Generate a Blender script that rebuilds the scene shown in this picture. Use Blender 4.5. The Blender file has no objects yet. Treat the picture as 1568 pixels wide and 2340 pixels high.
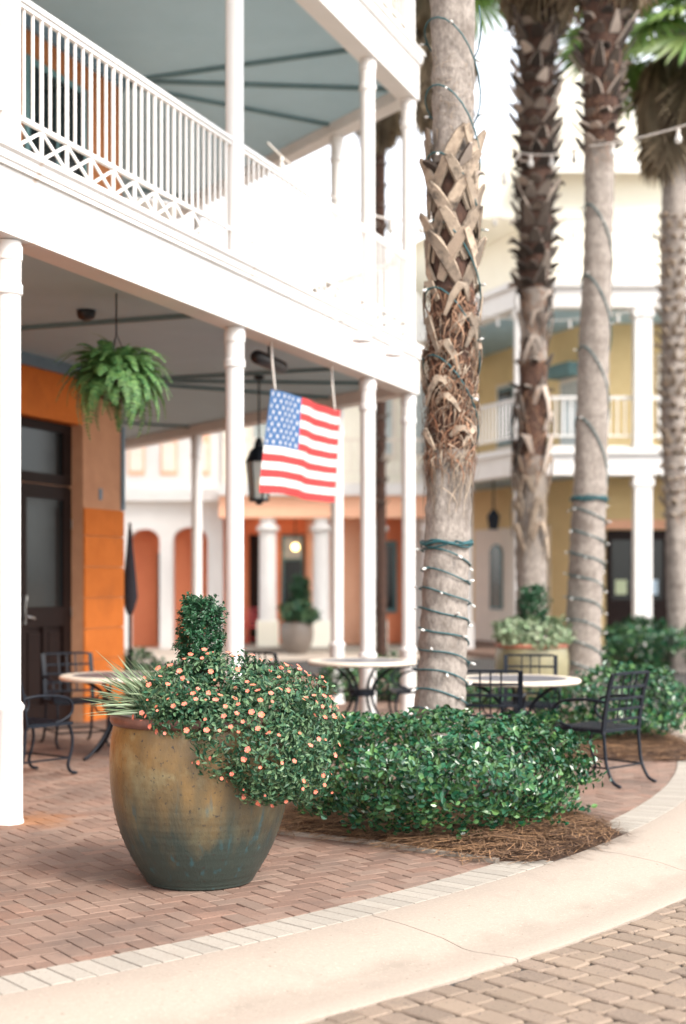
import bpy, math, random
import numpy as np
from mathutils import Vector, Matrix
R = math.radians
random.seed(7); rng = np.random.default_rng(7)
scene = bpy.context.scene
COL = scene.collection

# ---------------------------------------------------------------- camera, sky, sun, exposure
CAMH, FPX, HX, HY = 1.62, 3300.0, 784.0, 1325.0      # eye height, focal length and principal column / horizon row (1568x2340 frame)
cam_d = bpy.data.cameras.new('camera'); cam = bpy.data.objects.new('camera', cam_d); COL.objects.link(cam)
cam.location = (0, 0, CAMH); cam.rotation_euler = (R(90), 0, 0)
cam_d.sensor_fit = 'VERTICAL'; cam_d.sensor_height = 36.0; cam_d.lens = 36.0 * FPX / 2340
cam_d.shift_y = (HY - 1170) / 2340
cam_d.clip_start = 0.1; cam_d.clip_end = 900
cam_d.dof.use_dof = True; cam_d.dof.focus_distance = 7.55; cam_d.dof.aperture_fstop = 1.22
scene.camera = cam

SUN_EL, SUN_AZ = R(43), R(132)                        # azimuth clockwise from +Y: behind the camera, to the right
world = bpy.data.worlds.new('World'); scene.world = world; world.use_nodes = True
wn, wl = world.node_tree.nodes, world.node_tree.links
bg = wn['Background']
sky = wn.new('ShaderNodeTexSky'); sky.sky_type = 'NISHITA'; sky.sun_disc = False
sky.sun_elevation = SUN_EL; sky.sun_rotation = SUN_AZ; sky.air_density = 1.0; sky.dust_density = 1.0; sky.ozone_density = 1.0
hs = wn.new('ShaderNodeHueSaturation'); hs.inputs['Saturation'].default_value = 0.22
wl.new(sky.outputs[0], hs.inputs['Color']); wl.new(hs.outputs[0], bg.inputs['Color'])
bg.inputs['Strength'].default_value = 0.15
sun_d = bpy.data.lights.new('sun', 'SUN'); sun_d.energy = 1.5; sun_d.angle = R(20); sun_d.color = (1.0, 0.93, 0.84)
sun = bpy.data.objects.new('sun', sun_d); COL.objects.link(sun); sun.location = (6, -8, 20)
sv = Vector((math.sin(SUN_AZ) * math.cos(SUN_EL), math.cos(SUN_AZ) * math.cos(SUN_EL), math.sin(SUN_EL)))
sun.rotation_euler = (-sv).to_track_quat('-Z', 'Y').to_euler()
vs = scene.view_settings; vs.view_transform = 'Standard'; vs.look = 'None'; vs.gamma = 1.0; vs.use_curve_mapping = False
vs.exposure = 1.86
scene.cycles.use_denoising = True
scene.cycles.max_bounces = 8

# ---------------------------------------------------------------- helpers
def pd(x, y, D):
    'frame pixel at depth D -> world'
    return Vector(((x - HX) / FPX * D, D, CAMH - (y - HY) / FPX * D))

def pz(x, y, z=0.0):
    'frame pixel on the level z -> world'
    return pd(x, y, (CAMH - z) * FPX / (y - HY))

class MB:
    'collects shapes, links them as one mesh object'
    def __init__(s): s.v = []; s.f = []; s.m = []; s.mi = 0
    def add(s, vs_, fs_):
        o = len(s.v); s.v.extend([tuple(p) for p in vs_])
        for f in fs_: s.f.append(tuple(i + o for i in f)); s.m.append(s.mi)
    def box(s, c, size, rz=0.0, M=None):
        hx, hy, hz = size[0] / 2, size[1] / 2, size[2] / 2
        P = [Vector((sx * hx, sy * hy, sz * hz)) for sz in (-1, 1) for sy in (-1, 1) for sx in (-1, 1)]
        Q = M if M is not None else Matrix.Rotation(rz, 3, 'Z')
        P = [Q @ p + Vector(c) for p in P]
        s.add(P, [(0, 2, 3, 1), (4, 5, 7, 6), (0, 1, 5, 4), (2, 6, 7, 3), (0, 4, 6, 2), (1, 3, 7, 5)])
    def bar(s, a, b, w, h, up=(0, 0, 1)):
        'box from a to b, w across, h along up'
        a, b = Vector(a), Vector(b); d = b - a; L = d.length; d = d / L
        upv = Vector(up)
        if abs(d.dot(upv)) > 0.99: upv = Vector((1, 0, 0))
        x = d.cross(upv).normalized(); z = x.cross(d).normalized()
        M = Matrix((x, d, z)).transposed()
        s.box((a + b) / 2, (w, L, h), M=M)
    def tube(s, pts, rad, n=8, cap=True):
        pts = [Vector(p) for p in pts]; k = len(pts)
        rs = rad if isinstance(rad, (list, tuple)) else [rad] * k
        vs_ = []; ref = None
        for i, p in enumerate(pts):
            t = (pts[min(i + 1, k - 1)] - pts[max(i - 1, 0)]).normalized()
            if ref is None:
                ref = Vector((0, 0, 1)) if abs(t.z) < 0.9 else Vector((1, 0, 0))
                ref = (ref - t * ref.dot(t)).normalized()
            else:
                ref = (ref - t * ref.dot(t)).normalized()
            b = t.cross(ref)
            for j in range(n):
                a = 2 * math.pi * j / n
                vs_.append(p + (ref * math.cos(a) + b * math.sin(a)) * rs[i])
        fs_ = [(i * n + j, i * n + (j + 1) % n, (i + 1) * n + (j + 1) % n, (i + 1) * n + j) for i in range(k - 1) for j in range(n)]
        if cap: fs_ += [tuple(range(n - 1, -1, -1)), tuple(range((k - 1) * n, k * n))]
        s.add(vs_, fs_)
    def lathe(s, prof, c=(0, 0, 0), n=24, cap=True):
        vs_ = [(c[0] + r * math.cos(2 * math.pi * j / n), c[1] + r * math.sin(2 * math.pi * j / n), c[2] + z) for r, z in prof for j in range(n)]
        k = len(prof)
        fs_ = [(i * n + j, i * n + (j + 1) % n, (i + 1) * n + (j + 1) % n, (i + 1) * n + j) for i in range(k - 1) for j in range(n)]
        if cap: fs_ += [tuple(range(n - 1, -1, -1)), tuple(range((k - 1) * n, k * n))]
        s.add(vs_, fs_)
    def prism(s, poly, z0, z1):
        n = len(poly)
        s.add([(p[0], p[1], z0) for p in poly] + [(p[0], p[1], z1) for p in poly],
              [tuple(range(n - 1, -1, -1)), tuple(range(n, 2 * n))] + [(i, (i + 1) % n, n + (i + 1) % n, n + i) for i in range(n)])
    def quad(s, a, b, c, d): s.add([a, b, c, d], [(0, 1, 2, 3)])
    def mesh(s, name, mats, smooth=False):
        me = bpy.data.meshes.new(name); me.from_pydata(s.v, [], s.f)
        for m in (mats if isinstance(mats, (list, tuple)) else [mats]): me.materials.append(m)
        if any(s.m): me.polygons.foreach_set('material_index', s.m)
        if smooth: me.polygons.foreach_set('use_smooth', [True] * len(s.f))
        me.update(); return me
    def build(s, name, mats, parent=None, smooth=False, auto=None):
        o = link(name, s.mesh(name, mats, smooth), parent)
        if auto is not None:
            o.data.set_sharp_from_angle(angle=R(auto))
        return o

def link(name, me, parent=None, loc=None, rot=None, scale=None):
    o = bpy.data.objects.new(name, me); COL.objects.link(o)
    if parent is not None: o.parent = parent
    if loc is not None: o.location = loc
    if rot is not None: o.rotation_euler = rot
    if scale is not None: o.scale = scale if hasattr(scale, '__len__') else (scale,) * 3
    return o

def tag(o, label=None, cat=None, group=None, kind=None):
    if label: o['label'] = label
    if cat: o['category'] = cat
    if group: o['group'] = group
    if kind: o['kind'] = kind
    return o

def empty(name, loc=(0, 0, 0), rz=0.0, label=None, cat=None, group=None):
    o = bpy.data.objects.new(name, None); COL.objects.link(o); o.empty_display_size = 0.1
    o.location = loc; o.rotation_euler = (0, 0, rz)
    return tag(o, label, cat, group)

def copy_tree(o, parent=None):
    c = o.copy(); COL.objects.link(c); c.parent = parent
    for ch in [x for x in COL.objects if x.parent == o]: copy_tree(ch, c)
    return c

def spline(pts, n=6):
    'Catmull-Rom through pts'
    P = [Vector(p) for p in pts]; out = []
    for i in range(len(P) - 1):
        a, b, c, d = P[max(i - 1, 0)], P[i], P[i + 1], P[min(i + 2, len(P) - 1)]
        for k in range(n):
            t = k / n
            out.append(0.5 * ((2 * b) + (c - a) * t + (2 * a - 5 * b + 4 * c - d) * t * t + (3 * b - a - 3 * c + d) * t ** 3))
    out.append(P[-1]); return out

# ---------------------------------------------------------------- materials
def mat(name, c1, c2=None, scale=6.0, rough=0.6, bump=0.0, bscale=None, metal=0.0, island=0.0, spec=0.5, detail=6.0,
        c3=None, s3=1.0, t3=(0.55, 0.7), stretch=None, c4=None, c4r=(0.0, 1.0), emit=None, coat=0.0, trans=0.0):
    'noise-mixed principled: c1..c2 fine mottling, c3 larger stains, island = value change from piece to piece, c4 = second piece colour'
    m = bpy.data.materials.new(name); m.use_nodes = True
    N, L = m.node_tree.nodes, m.node_tree.links; b = N['Principled BSDF']
    b.inputs['Roughness'].default_value = rough; b.inputs['Metallic'].default_value = metal
    b.inputs['Specular IOR Level'].default_value = spec; b.inputs['Coat Weight'].default_value = coat
    co = N.new('ShaderNodeNewGeometry').outputs['Position']
    if stretch:
        mp = N.new('ShaderNodeMapping'); mp.inputs['Scale'].default_value = stretch; L.new(co, mp.inputs['Vector']); co2 = mp.outputs[0]
    else: co2 = co
    def noise(sc, det=detail, vec=co2):
        n = N.new('ShaderNodeTexNoise'); n.inputs['Scale'].default_value = sc; n.inputs['Detail'].default_value = det
        n.inputs['Roughness'].default_value = 0.62; L.new(vec, n.inputs['Vector']); return n.outputs['Fac']
    def mix(f, a, b_, fac_const=None):
        x = N.new('ShaderNodeMix'); x.data_type = 'RGBA'
        if f is None: x.inputs['Factor'].default_value = fac_const
        else: L.new(f, x.inputs['Factor'])
        for sck, v in ((x.inputs[6], a), (x.inputs[7], b_)):
            if isinstance(v, tuple): sck.default_value = (*v[:3], 1)
            else: L.new(v, sck)
        return x.outputs[2]
    def ramp(f, a, b_):
        r = N.new('ShaderNodeMapRange'); L.new(f, r.inputs[0]); r.inputs[1].default_value = a; r.inputs[2].default_value = b_; return r.outputs[0]
    col = tuple(c1)
    if c2 is not None: col = mix(ramp(noise(scale), 0.32, 0.68), tuple(c1), tuple(c2))
    rnd = None
    if island or c4:
        g = N.new('ShaderNodeNewGeometry'); oi = N.new('ShaderNodeObjectInfo')
        ad = N.new('ShaderNodeMath'); ad.operation = 'ADD'; L.new(g.outputs['Random Per Island'], ad.inputs[0]); L.new(oi.outputs['Random'], ad.inputs[1])
        fr = N.new('ShaderNodeMath'); fr.operation = 'FRACT'; L.new(ad.outputs[0], fr.inputs[0]); rnd = fr.outputs[0]
    if c4: col = mix(ramp(rnd, c4r[0], c4r[1]), col, tuple(c4))
    if island:
        w = N.new('ShaderNodeTexWhiteNoise'); w.noise_dimensions = '1D'; L.new(rnd, w.inputs['W'])
        r = N.new('ShaderNodeMapRange'); L.new(w.outputs['Value'], r.inputs[0]); r.inputs[3].default_value = 1 - island; r.inputs[4].default_value = 1 + island
        h = N.new('ShaderNodeHueSaturation')
        if isinstance(col, tuple): h.inputs['Color'].default_value = (*col, 1)
        else: L.new(col, h.inputs['Color'])
        L.new(r.outputs[0], h.inputs['Value']); col = h.outputs[0]
    if c3 is not None: col = mix(ramp(noise(s3, 5.0, co), t3[0], t3[1]), col, tuple(c3))
    if isinstance(col, tuple): b.inputs['Base Color'].default_value = (*col[:3], 1)
    else: L.new(col, b.inputs['Base Color'])
    if bump:
        bp = N.new('ShaderNodeBump'); bp.inputs['Strength'].default_value = bump; bp.inputs['Distance'].default_value = 0.01
        L.new(noise(bscale or scale * 3), bp.inputs['Height']); L.new(bp.outputs[0], b.inputs['Normal'])
    if emit:
        b.inputs['Emission Color'].default_value = (*emit[:3], 1); b.inputs['Emission Strength'].default_value = emit[3]
    if trans:
        tr = N.new('ShaderNodeBsdfTranslucent'); ms = N.new('ShaderNodeMixShader'); ms.inputs[0].default_value = trans
        if isinstance(col, tuple): tr.inputs[0].default_value = (*col[:3], 1)
        else: L.new(col, tr.inputs[0])
        L.new(b.outputs[0], ms.inputs[1]); L.new(tr.outputs[0], ms.inputs[2]); L.new(ms.outputs[0], N['Material Output'].inputs['Surface'])
    m['bsdf'] = b.name
    return m

M = {}
M['white'] = mat('white_paint', (.72, .695, .67), (.67, .645, .62), 3.0, .45, .06, 40, c3=(.62, .57, .50), s3=1.4, t3=(.66, .86))
M['whitecol'] = mat('white_column_paint', (.74, .715, .69), (.69, .665, .64), 5.0, .42, .05, 60, c3=(.64, .58, .50), s3=2.0, t3=(.70, .9), stretch=(1, 1, .3))
M['fascia'] = mat('fascia_paint', (.76, .735, .71), (.70, .675, .65), 2.0, .5, .05, 30, c3=(.60, .48, .34), s3=1.1, t3=(.70, .92), stretch=(1, 1, .35))
M['ceiling'] = mat('blue_grey_ceiling_paint', (.38, .55, .64), (.35, .515, .60), 2.0, .6, .04, 30)
M['batten'] = mat('teal_batten_shadow', (.13, .22, .24), (.10, .18, .20), 4.0, .6)  # dark teal holds the shadow of the ceiling joints
M['orange'] = mat('orange_stucco', (.64, .178, .034), (.56, .148, .026), 5.0, .85, .5, 70, spec=.2, c3=(.44, .12, .025), s3=1.5, t3=(.55, .8))
M['peachwall'] = mat('peach_stucco', (.58, .30, .17), (.50, .25, .14), 5.0, .85, .5, 70, spec=.2)
M['shadedorange'] = mat('shaded_orange_wall', (.40, .155, .06), (.34, .13, .05), 5.0, .8, .1, 60, spec=.2)  # the orange wall paint with porch shade mixed into the colour
M['darkwood'] = mat('dark_brown_door_wood', (.020, .010, .008), (.012, .0065, .0055), 8.0, .5, .1, 60, stretch=(6, 6, .6), spec=.12)
M['glassdark'] = mat('dark_window_glass', (.010, .014, .015), None, rough=.08, spec=.22)
M['steel'] = mat('brushed_steel', (.6, .6, .6), (.5, .5, .5), 20, .28, metal=1.0)
M['iron'] = mat('black_painted_iron', (.008, .011, .018), (.005, .007, .011), 30, .45, .15, 150, spec=.22)
M['stone_rim'] = mat('cream_stone', (.66, .58, .48), (.58, .50, .41), 20, .55, .12, 90)
M['slate_top'] = mat('grey_slate_top', (.13, .13, .15), (.09, .09, .105), 14, .4, .1, 60, c3=(.17, .16, .17), s3=4)
M['brick'] = mat('red_brick_paver', (.235, .138, .098), (.175, .102, .074), 90, .85, .5, 260, island=.17, c4=(.22, .148, .112), c3=(.115, .078, .062), s3=1.5, t3=(.47, .76))
M['brickbase'] = mat('sand_joint', (.10, .075, .06), (.07, .052, .043), 60, .95, .4, 200)
M['border'] = mat('pale_paver', (.36, .32, .27), (.30, .265, .225), 70, .85, .45, 240, island=.09, c3=(.30, .255, .21), s3=2.2, t3=(.58, .82))
M['concrete'] = mat('tan_concrete', (.375, .308, .252), (.328, .268, .218), 55, .85, .5, 160, c3=(.275, .23, .19), s3=2.6, t3=(.55, .90))
M['cobble'] = mat('tan_street_paver', (.27, .20, .15), (.185, .136, .102), 90, .88, .8, 160, island=.15, c4=(.27, .20, .145), c3=(.125, .10, .083), s3=2.4, t3=(.60, .84))
M['streetbase'] = mat('dark_sand_joint', (.035, .032, .03), (.055, .048, .042), 50, .95, .4, 200)
M['plaza'] = mat('plaza_paving', (.58, .49, .40), (.50, .42, .34), 1.5, .9, .2, 40, c3=(.46, .36, .29), s3=.25, t3=(.5, .7))
M['soil'] = mat('dark_soil', (.030, .020, .014), (.018, .012, .009), 40, .95, .6, 120)
M['needle'] = mat('pine_straw', (.33, .185, .088), (.24, .125, .06), 40, .75, island=.45, c4=(.10, .052, .030))
M['needlebase'] = mat('pine_straw_bed', (.085, .042, .022), (.04, .021, .012), 60, .9, .8, 160)
M['leaf'] = mat('shrub_leaf', (.016, .088, .040), (.009, .054, .026), 9, .26, island=.55, c4=(.075, .155, .045), c4r=(.35, 1.0), spec=.45, trans=.07)
M['leaf2'] = mat('flower_plant_leaf', (.026, .090, .044), (.017, .062, .032), 9, .42, island=.45, c4=(.11, .175, .08), c4r=(.25, 1.0), spec=.35, trans=.12)
M['leafbox'] = mat('boxwood_leaf', (.016, .080, .036), (.010, .055, .026), 9, .38, island=.35, c4=(.030, .092, .036), spec=.4, trans=.10)
M['grassblade'] = mat('variegated_grass_blade', (.34, .38, .25), (.25, .31, .19), 12, .5, island=.3, c4=(.14, .22, .11), trans=.2)
M['fern'] = mat('fern_frond', (.066, .19, .062), (.048, .15, .052), 9, .45, island=.35, c4=(.17, .30, .09), trans=.3)
M['twig'] = mat('brown_twig', (.06, .04, .028), (.04, .026, .02), 20, .85)
M['petal'] = mat('coral_petal', (.72, .17, .085), (.74, .21, .11), 60, .6, island=.18, c4=(.76, .23, .19), spec=.25, trans=.15)
M['stamen'] = mat('yellow_stamen', (.70, .36, .05), None, rough=.7)
M['trunk'] = mat('grey_palm_bark', (.33, .285, .25), (.165, .138, .118), 30, .92, 1.0, 55, c3=(.135, .108, .09), s3=3.4, t3=(.50, .74), stretch=(1, 1, .6))
M['trunkdark'] = mat('brown_palm_bark', (.085, .040, .025), (.035, .019, .014), 16, .95, .9, 60, stretch=(1, 1, .5))
M['boot'] = mat('tan_leaf_base', (.37, .29, .215), (.19, .143, .104), 14, .88, .7, 60, island=.4, c4=(.20, .15, .11), c4r=(.3, 1.0), c3=(.06, .045, .035), s3=7, t3=(.54, .70))
M['bootdark'] = mat('dark_leaf_base', (.055, .038, .029), (.030, .022, .017), 22, .9, .5, 60, island=.5, c4=(.34, .28, .235), c4r=(.50, .90))
M['fibre'] = mat('brown_palm_fibre', (.19, .078, .038), (.105, .045, .025), 20, .95, island=.45, c4=(.27, .165, .105))
M['deadfrond'] = mat('dead_frond', (.42, .34, .23), (.31, .245, .165), 12, .9, island=.4, c4=(.20, .15, .10), trans=.4)
M['frond'] = mat('green_fan_frond', (.11, .23, .055), (.085, .18, .045), 8, .45, island=.3, c4=(.22, .30, .08), trans=.4)
M['wire'] = mat('green_light_cable', (.012, .075, .085), None, rough=.5)
M['bulb'] = mat('clear_bulb', (.55, .53, .50), None, rough=.12, spec=.6)
M['cable'] = mat('pale_cable', (.62, .57, .52), None, rough=.6)
M['yellow'] = mat('ochre_stucco', (.80, .62, .33), (.75, .57, .29), 3, .85, .15, 60)
M['cream'] = mat('cream_trim', (.78, .70, .60), (.72, .64, .55), 3, .6, .08, 40)
M['paleyellow'] = mat('pale_yellow_wall', (.88, .84, .72), (.85, .80, .68), 2, .7, .1, 40)
M['roofpale'] = mat('pale_metal_roof', (.88, .85, .78), (.84, .81, .74), 2, .45, .05, 20)
M['tealframe'] = mat('teal_window_paint', (.10, .21, .22), (.08, .17, .18), 6, .5)
M['bluewall'] = mat('blue_grey_trim_and_reflection', (.16, .24, .30), (.13, .20, .26), 6, .6)
M['coral'] = mat('coral_stucco', (.88, .31, .155), (.84, .28, .14), 3, .85, .1, 40)
M['peach'] = mat('peach_loggia_wall', (.88, .50, .33), (.84, .46, .30), 3, .85, .1, 40)
M['flagred'] = mat('flag_red_cloth', (.58, .05, .05), (.52, .045, .045), 90, .8, trans=.25)
M['flagwhite'] = mat('flag_white_cloth', (.80, .76, .72), (.75, .71, .68), 90, .8, trans=.25)
M['flagblue'] = mat('flag_blue_cloth', (.06, .15, .33), (.05, .13, .29), 90, .8, trans=.25)
M['lampglass'] = mat('lantern_glass', (.42, .46, .44), (.34, .38, .37), 6, .12, spec=.8)
M['flame'] = mat('warm_bulb', (1, .6, .25), None, emit=(1.0, .52, .16, 3.0))
M['globe'] = mat('warm_globe', (1, .7, .35), None, emit=(1.0, .66, .25, 2.2))
M['black'] = mat('black_plastic', (.012, .012, .014), None, rough=.4)
M['umbrella'] = mat('dark_canvas', (.035, .032, .040), (.025, .022, .028), 20, .85, .2, 60)
M['red'] = mat('red_metal', (.55, .06, .07), None, rough=.4)
M['greypot'] = mat('grey_glazed_clay', (.22, .18, .15), (.15, .125, .11), 8, .4, .1, 30)
M['paper'] = mat('pale_green_paper', (.48, .55, .35), None, rough=.7)
M['paperblue'] = mat('pale_blue_paper', (.45, .58, .68), None, rough=.7)

def pot_material():
    m = mat('glazed_olive_pot', (.205, .118, .040), (.125, .080, .034), 11, .40, .30, 38, spec=.38, c3=(.245, .20, .105), s3=4.2, t3=(.47, .66), stretch=(1, 1, .5))
    N, L = m.node_tree.nodes, m.node_tree.links; b = N['Principled BSDF']
    src = b.inputs['Base Color'].links[0].from_socket
    g = N.new('ShaderNodeNewGeometry'); sx = N.new('ShaderNodeSeparateXYZ'); L.new(g.outputs['Position'], sx.inputs[0])
    mp = N.new('ShaderNodeMapping'); mp.inputs['Scale'].default_value = (1, 1, .12); L.new(g.outputs['Position'], mp.inputs[0])
    n1 = N.new('ShaderNodeTexNoise'); n1.inputs['Scale'].default_value = 13; n1.inputs['Detail'].default_value = 8; L.new(mp.outputs[0], n1.inputs['Vector'])
    # the green glaze runs up from the foot in an uneven edge
    ma = N.new('ShaderNodeMath'); ma.operation = 'MULTIPLY_ADD'; L.new(n1.outputs['Fac'], ma.inputs[0]); ma.inputs[1].default_value = .55; L.new(sx.outputs['Z'], ma.inputs[2])
    mr = N.new('ShaderNodeMapRange'); L.new(ma.outputs[0], mr.inputs[0]); mr.inputs[1].default_value = .98; mr.inputs[2].default_value = .50; mr.inputs[3].default_value = 0; mr.inputs[4].default_value = 1
    mx = N.new('ShaderNodeMix'); mx.data_type = 'RGBA'; L.new(mr.outputs[0], mx.inputs[0]); L.new(src, mx.inputs[6]); mx.inputs[7].default_value = (.034, .045, .038, 1)
    # vertical blue-green runs
    mp2 = N.new('ShaderNodeMapping'); mp2.inputs['Scale'].default_value = (1, 1, .045); L.new(g.outputs['Position'], mp2.inputs[0])
    n2 = N.new('ShaderNodeTexNoise'); n2.inputs['Scale'].default_value = 26; n2.inputs['Detail'].default_value = 3; L.new(mp2.outputs[0], n2.inputs['Vector'])
    r2 = N.new('ShaderNodeMapRange'); L.new(n2.outputs['Fac'], r2.inputs[0]); r2.inputs[1].default_value = .60; r2.inputs[2].default_value = .72
    zr = N.new('ShaderNodeMapRange'); L.new(sx.outputs['Z'], zr.inputs[0]); zr.inputs[1].default_value = .62; zr.inputs[2].default_value = .40
    mm = N.new('ShaderNodeMath'); mm.operation = 'MULTIPLY'; L.new(r2.outputs[0], mm.inputs[0]); L.new(zr.outputs[0], mm.inputs[1])
    mh = N.new('ShaderNodeMath'); mh.operation = 'MULTIPLY'; L.new(mm.outputs[0], mh.inputs[0]); mh.inputs[1].default_value = .75
    mx2 = N.new('ShaderNodeMix'); mx2.data_type = 'RGBA'; L.new(mh.outputs[0], mx2.inputs[0]); L.new(mx.outputs[2], mx2.inputs[6]); mx2.inputs[7].default_value = (.035, .085, .095, 1)
    # dark specks and chips
    n3 = N.new('ShaderNodeTexNoise'); n3.inputs['Scale'].default_value = 46; n3.inputs['Detail'].default_value = 4; L.new(g.outputs['Position'], n3.inputs['Vector'])
    r3 = N.new('ShaderNodeMapRange'); L.new(n3.outputs['Fac'], r3.inputs[0]); r3.inputs[1].default_value = .62; r3.inputs[2].default_value = .72
    mx3 = N.new('ShaderNodeMix'); mx3.data_type = 'RGBA'; L.new(r3.outputs[0], mx3.inputs[0]); L.new(mx2.outputs[2], mx3.inputs[6]); mx3.inputs[7].default_value = (.040, .034, .028, 1)
    L.new(mx3.outputs[2], b.inputs['Base Color'])
    return m
M['pot'] = pot_material()
M['potrim'] = mat('red_brown_rim_glaze', (.145, .062, .045), (.10, .045, .034), 30, .45, .25, 80, c3=(.24, .13, .085), s3=9)

def rust_on_brick():
    'rust washed from the iron column foot over the pavers beside it'
    m = M['brick']; N, L = m.node_tree.nodes, m.node_tree.links; b = N['Principled BSDF']
    src = b.inputs['Base Color'].links[0].from_socket
    g = N.new('ShaderNodeNewGeometry')
    ds = N.new('ShaderNodeVectorMath'); ds.operation = 'DISTANCE'; L.new(g.outputs['Position'], ds.inputs[0]); ds.inputs[1].default_value = (-2.12, 9.72, 0)
    n = N.new('ShaderNodeTexNoise'); n.inputs['Scale'].default_value = 7; L.new(g.outputs['Position'], n.inputs['Vector'])
    a = N.new('ShaderNodeMath'); a.operation = 'MULTIPLY_ADD'; L.new(n.outputs['Fac'], a.inputs[0]); a.inputs[1].default_value = .45; L.new(ds.outputs['Value'], a.inputs[2])
    r = N.new('ShaderNodeMapRange'); L.new(a.outputs[0], r.inputs[0]); r.inputs[1].default_value = .62; r.inputs[2].default_value = .34; r.inputs[3].default_value = 0; r.inputs[4].default_value = .6
    x = N.new('ShaderNodeMix'); x.data_type = 'RGBA'; L.new(r.outputs[0], x.inputs[0]); L.new(src, x.inputs[6]); x.inputs[7].default_value = (.30, .115, .03, 1)
    L.new(x.outputs[2], b.inputs['Base Color'])
rust_on_brick()

def gutter_dirt():
    'grey silt left along the gutter line of the kerb and scuffs on its face'
    m = M['concrete']; N, L = m.node_tree.nodes, m.node_tree.links; b = N['Principled BSDF']; src = b.inputs['Base Color'].links[0].from_socket
    g = N.new('ShaderNodeNewGeometry'); fl = N.new('ShaderNodeVectorMath'); fl.operation = 'MULTIPLY'; L.new(g.outputs['Position'], fl.inputs[0]); fl.inputs[1].default_value = (1, 1, 0)
    ds = N.new('ShaderNodeVectorMath'); ds.operation = 'DISTANCE'; L.new(fl.outputs[0], ds.inputs[0]); ds.inputs[1].default_value = (-9.105, 15.598, 0)
    n = N.new('ShaderNodeTexNoise'); n.inputs['Scale'].default_value = 3.2; n.inputs['Detail'].default_value = 7; L.new(g.outputs['Position'], n.inputs['Vector'])
    o = N.new('ShaderNodeMath'); o.operation = 'SUBTRACT'; L.new(ds.outputs['Value'], o.inputs[0]); o.inputs[1].default_value = 13.20
    ab = N.new('ShaderNodeMath'); ab.operation = 'ABSOLUTE'; L.new(o.outputs[0], ab.inputs[0])
    r = N.new('ShaderNodeMapRange'); L.new(ab.outputs[0], r.inputs[0]); r.inputs[1].default_value = .11; r.inputs[2].default_value = .0
    q = N.new('ShaderNodeMapRange'); L.new(n.outputs['Fac'], q.inputs[0]); q.inputs[1].default_value = .38; q.inputs[2].default_value = .72
    k = N.new('ShaderNodeMath'); k.operation = 'MULTIPLY'; L.new(r.outputs[0], k.inputs[0]); L.new(q.outputs[0], k.inputs[1])
    x = N.new('ShaderNodeMix'); x.data_type = 'RGBA'; L.new(k.outputs[0], x.inputs[0]); L.new(src, x.inputs[6]); x.inputs[7].default_value = (.25, .205, .165, 1); L.new(x.outputs[2], b.inputs['Base Color'])
gutter_dirt()

def fascia_rust():
    'thin rust run at the fascia joint over the second porch column'
    m = M['fascia']; N, L = m.node_tree.nodes, m.node_tree.links; b = N['Principled BSDF']; src = b.inputs['Base Color'].links[0].from_socket
    for px, py, amt, wd in ((-.86, 12.94, .9, .030), (-2.05, 9.70, .5, .05), (.40, 16.18, .35, .03)):
        g = N.new('ShaderNodeNewGeometry'); fl = N.new('ShaderNodeVectorMath'); fl.operation = 'MULTIPLY'; L.new(g.outputs['Position'], fl.inputs[0]); fl.inputs[1].default_value = (1, 1, 0)
        sb = N.new('ShaderNodeVectorMath'); sb.operation = 'SUBTRACT'; L.new(fl.outputs[0], sb.inputs[0]); sb.inputs[1].default_value = (px, py, 0)
        dt = N.new('ShaderNodeVectorMath'); dt.operation = 'DOT_PRODUCT'; L.new(sb.outputs[0], dt.inputs[0]); dt.inputs[1].default_value = (.3557, .9346, 0)
        ab = N.new('ShaderNodeMath'); ab.operation = 'ABSOLUTE'; L.new(dt.outputs['Value'], ab.inputs[0])
        n = N.new('ShaderNodeTexNoise'); n.inputs['Scale'].default_value = 9; L.new(g.outputs['Position'], n.inputs['Vector'])
        a = N.new('ShaderNodeMath'); a.operation = 'MULTIPLY_ADD'; L.new(n.outputs['Fac'], a.inputs[0]); a.inputs[1].default_value = wd; L.new(ab.outputs[0], a.inputs[2])
        r = N.new('ShaderNodeMapRange'); L.new(a.outputs[0], r.inputs[0]); r.inputs[1].default_value = wd * 1.1; r.inputs[2].default_value = wd * .4; r.inputs[3].default_value = 0; r.inputs[4].default_value = amt
        x = N.new('ShaderNodeMix'); x.data_type = 'RGBA'; L.new(r.outputs[0], x.inputs[0]); L.new(src, x.inputs[6]); x.inputs[7].default_value = (.46, .23, .07, 1); src = x.outputs[2]
    L.new(src, b.inputs['Base Color'])
fascia_rust()

def grit(key, col, sc, lo, hi):
    'scattered dark grit and pores'
    m = M[key]; N, L = m.node_tree.nodes, m.node_tree.links; b = N['Principled BSDF']; src = b.inputs['Base Color'].links[0].from_socket
    g = N.new('ShaderNodeNewGeometry'); n = N.new('ShaderNodeTexNoise'); n.inputs['Scale'].default_value = sc; n.inputs['Detail'].default_value = 2; L.new(g.outputs['Position'], n.inputs['Vector'])
    r = N.new('ShaderNodeMapRange'); L.new(n.outputs['Fac'], r.inputs[0]); r.inputs[1].default_value = lo; r.inputs[2].default_value = hi
    x = N.new('ShaderNodeMix'); x.data_type = 'RGBA'; L.new(r.outputs[0], x.inputs[0]); L.new(src, x.inputs[6]); x.inputs[7].default_value = (*col, 1); L.new(x.outputs[2], b.inputs['Base Color'])
grit('concrete', (.15, .12, .095), 42, .70, .78); grit('concrete', (.46, .37, .29), 75, .60, .75); grit('cobble', (.10, .075, .06), 60, .62, .76); grit('brick', (.085, .055, .045), 70, .62, .78); grit('border', (.17, .14, .115), 60, .64, .78)


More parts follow.
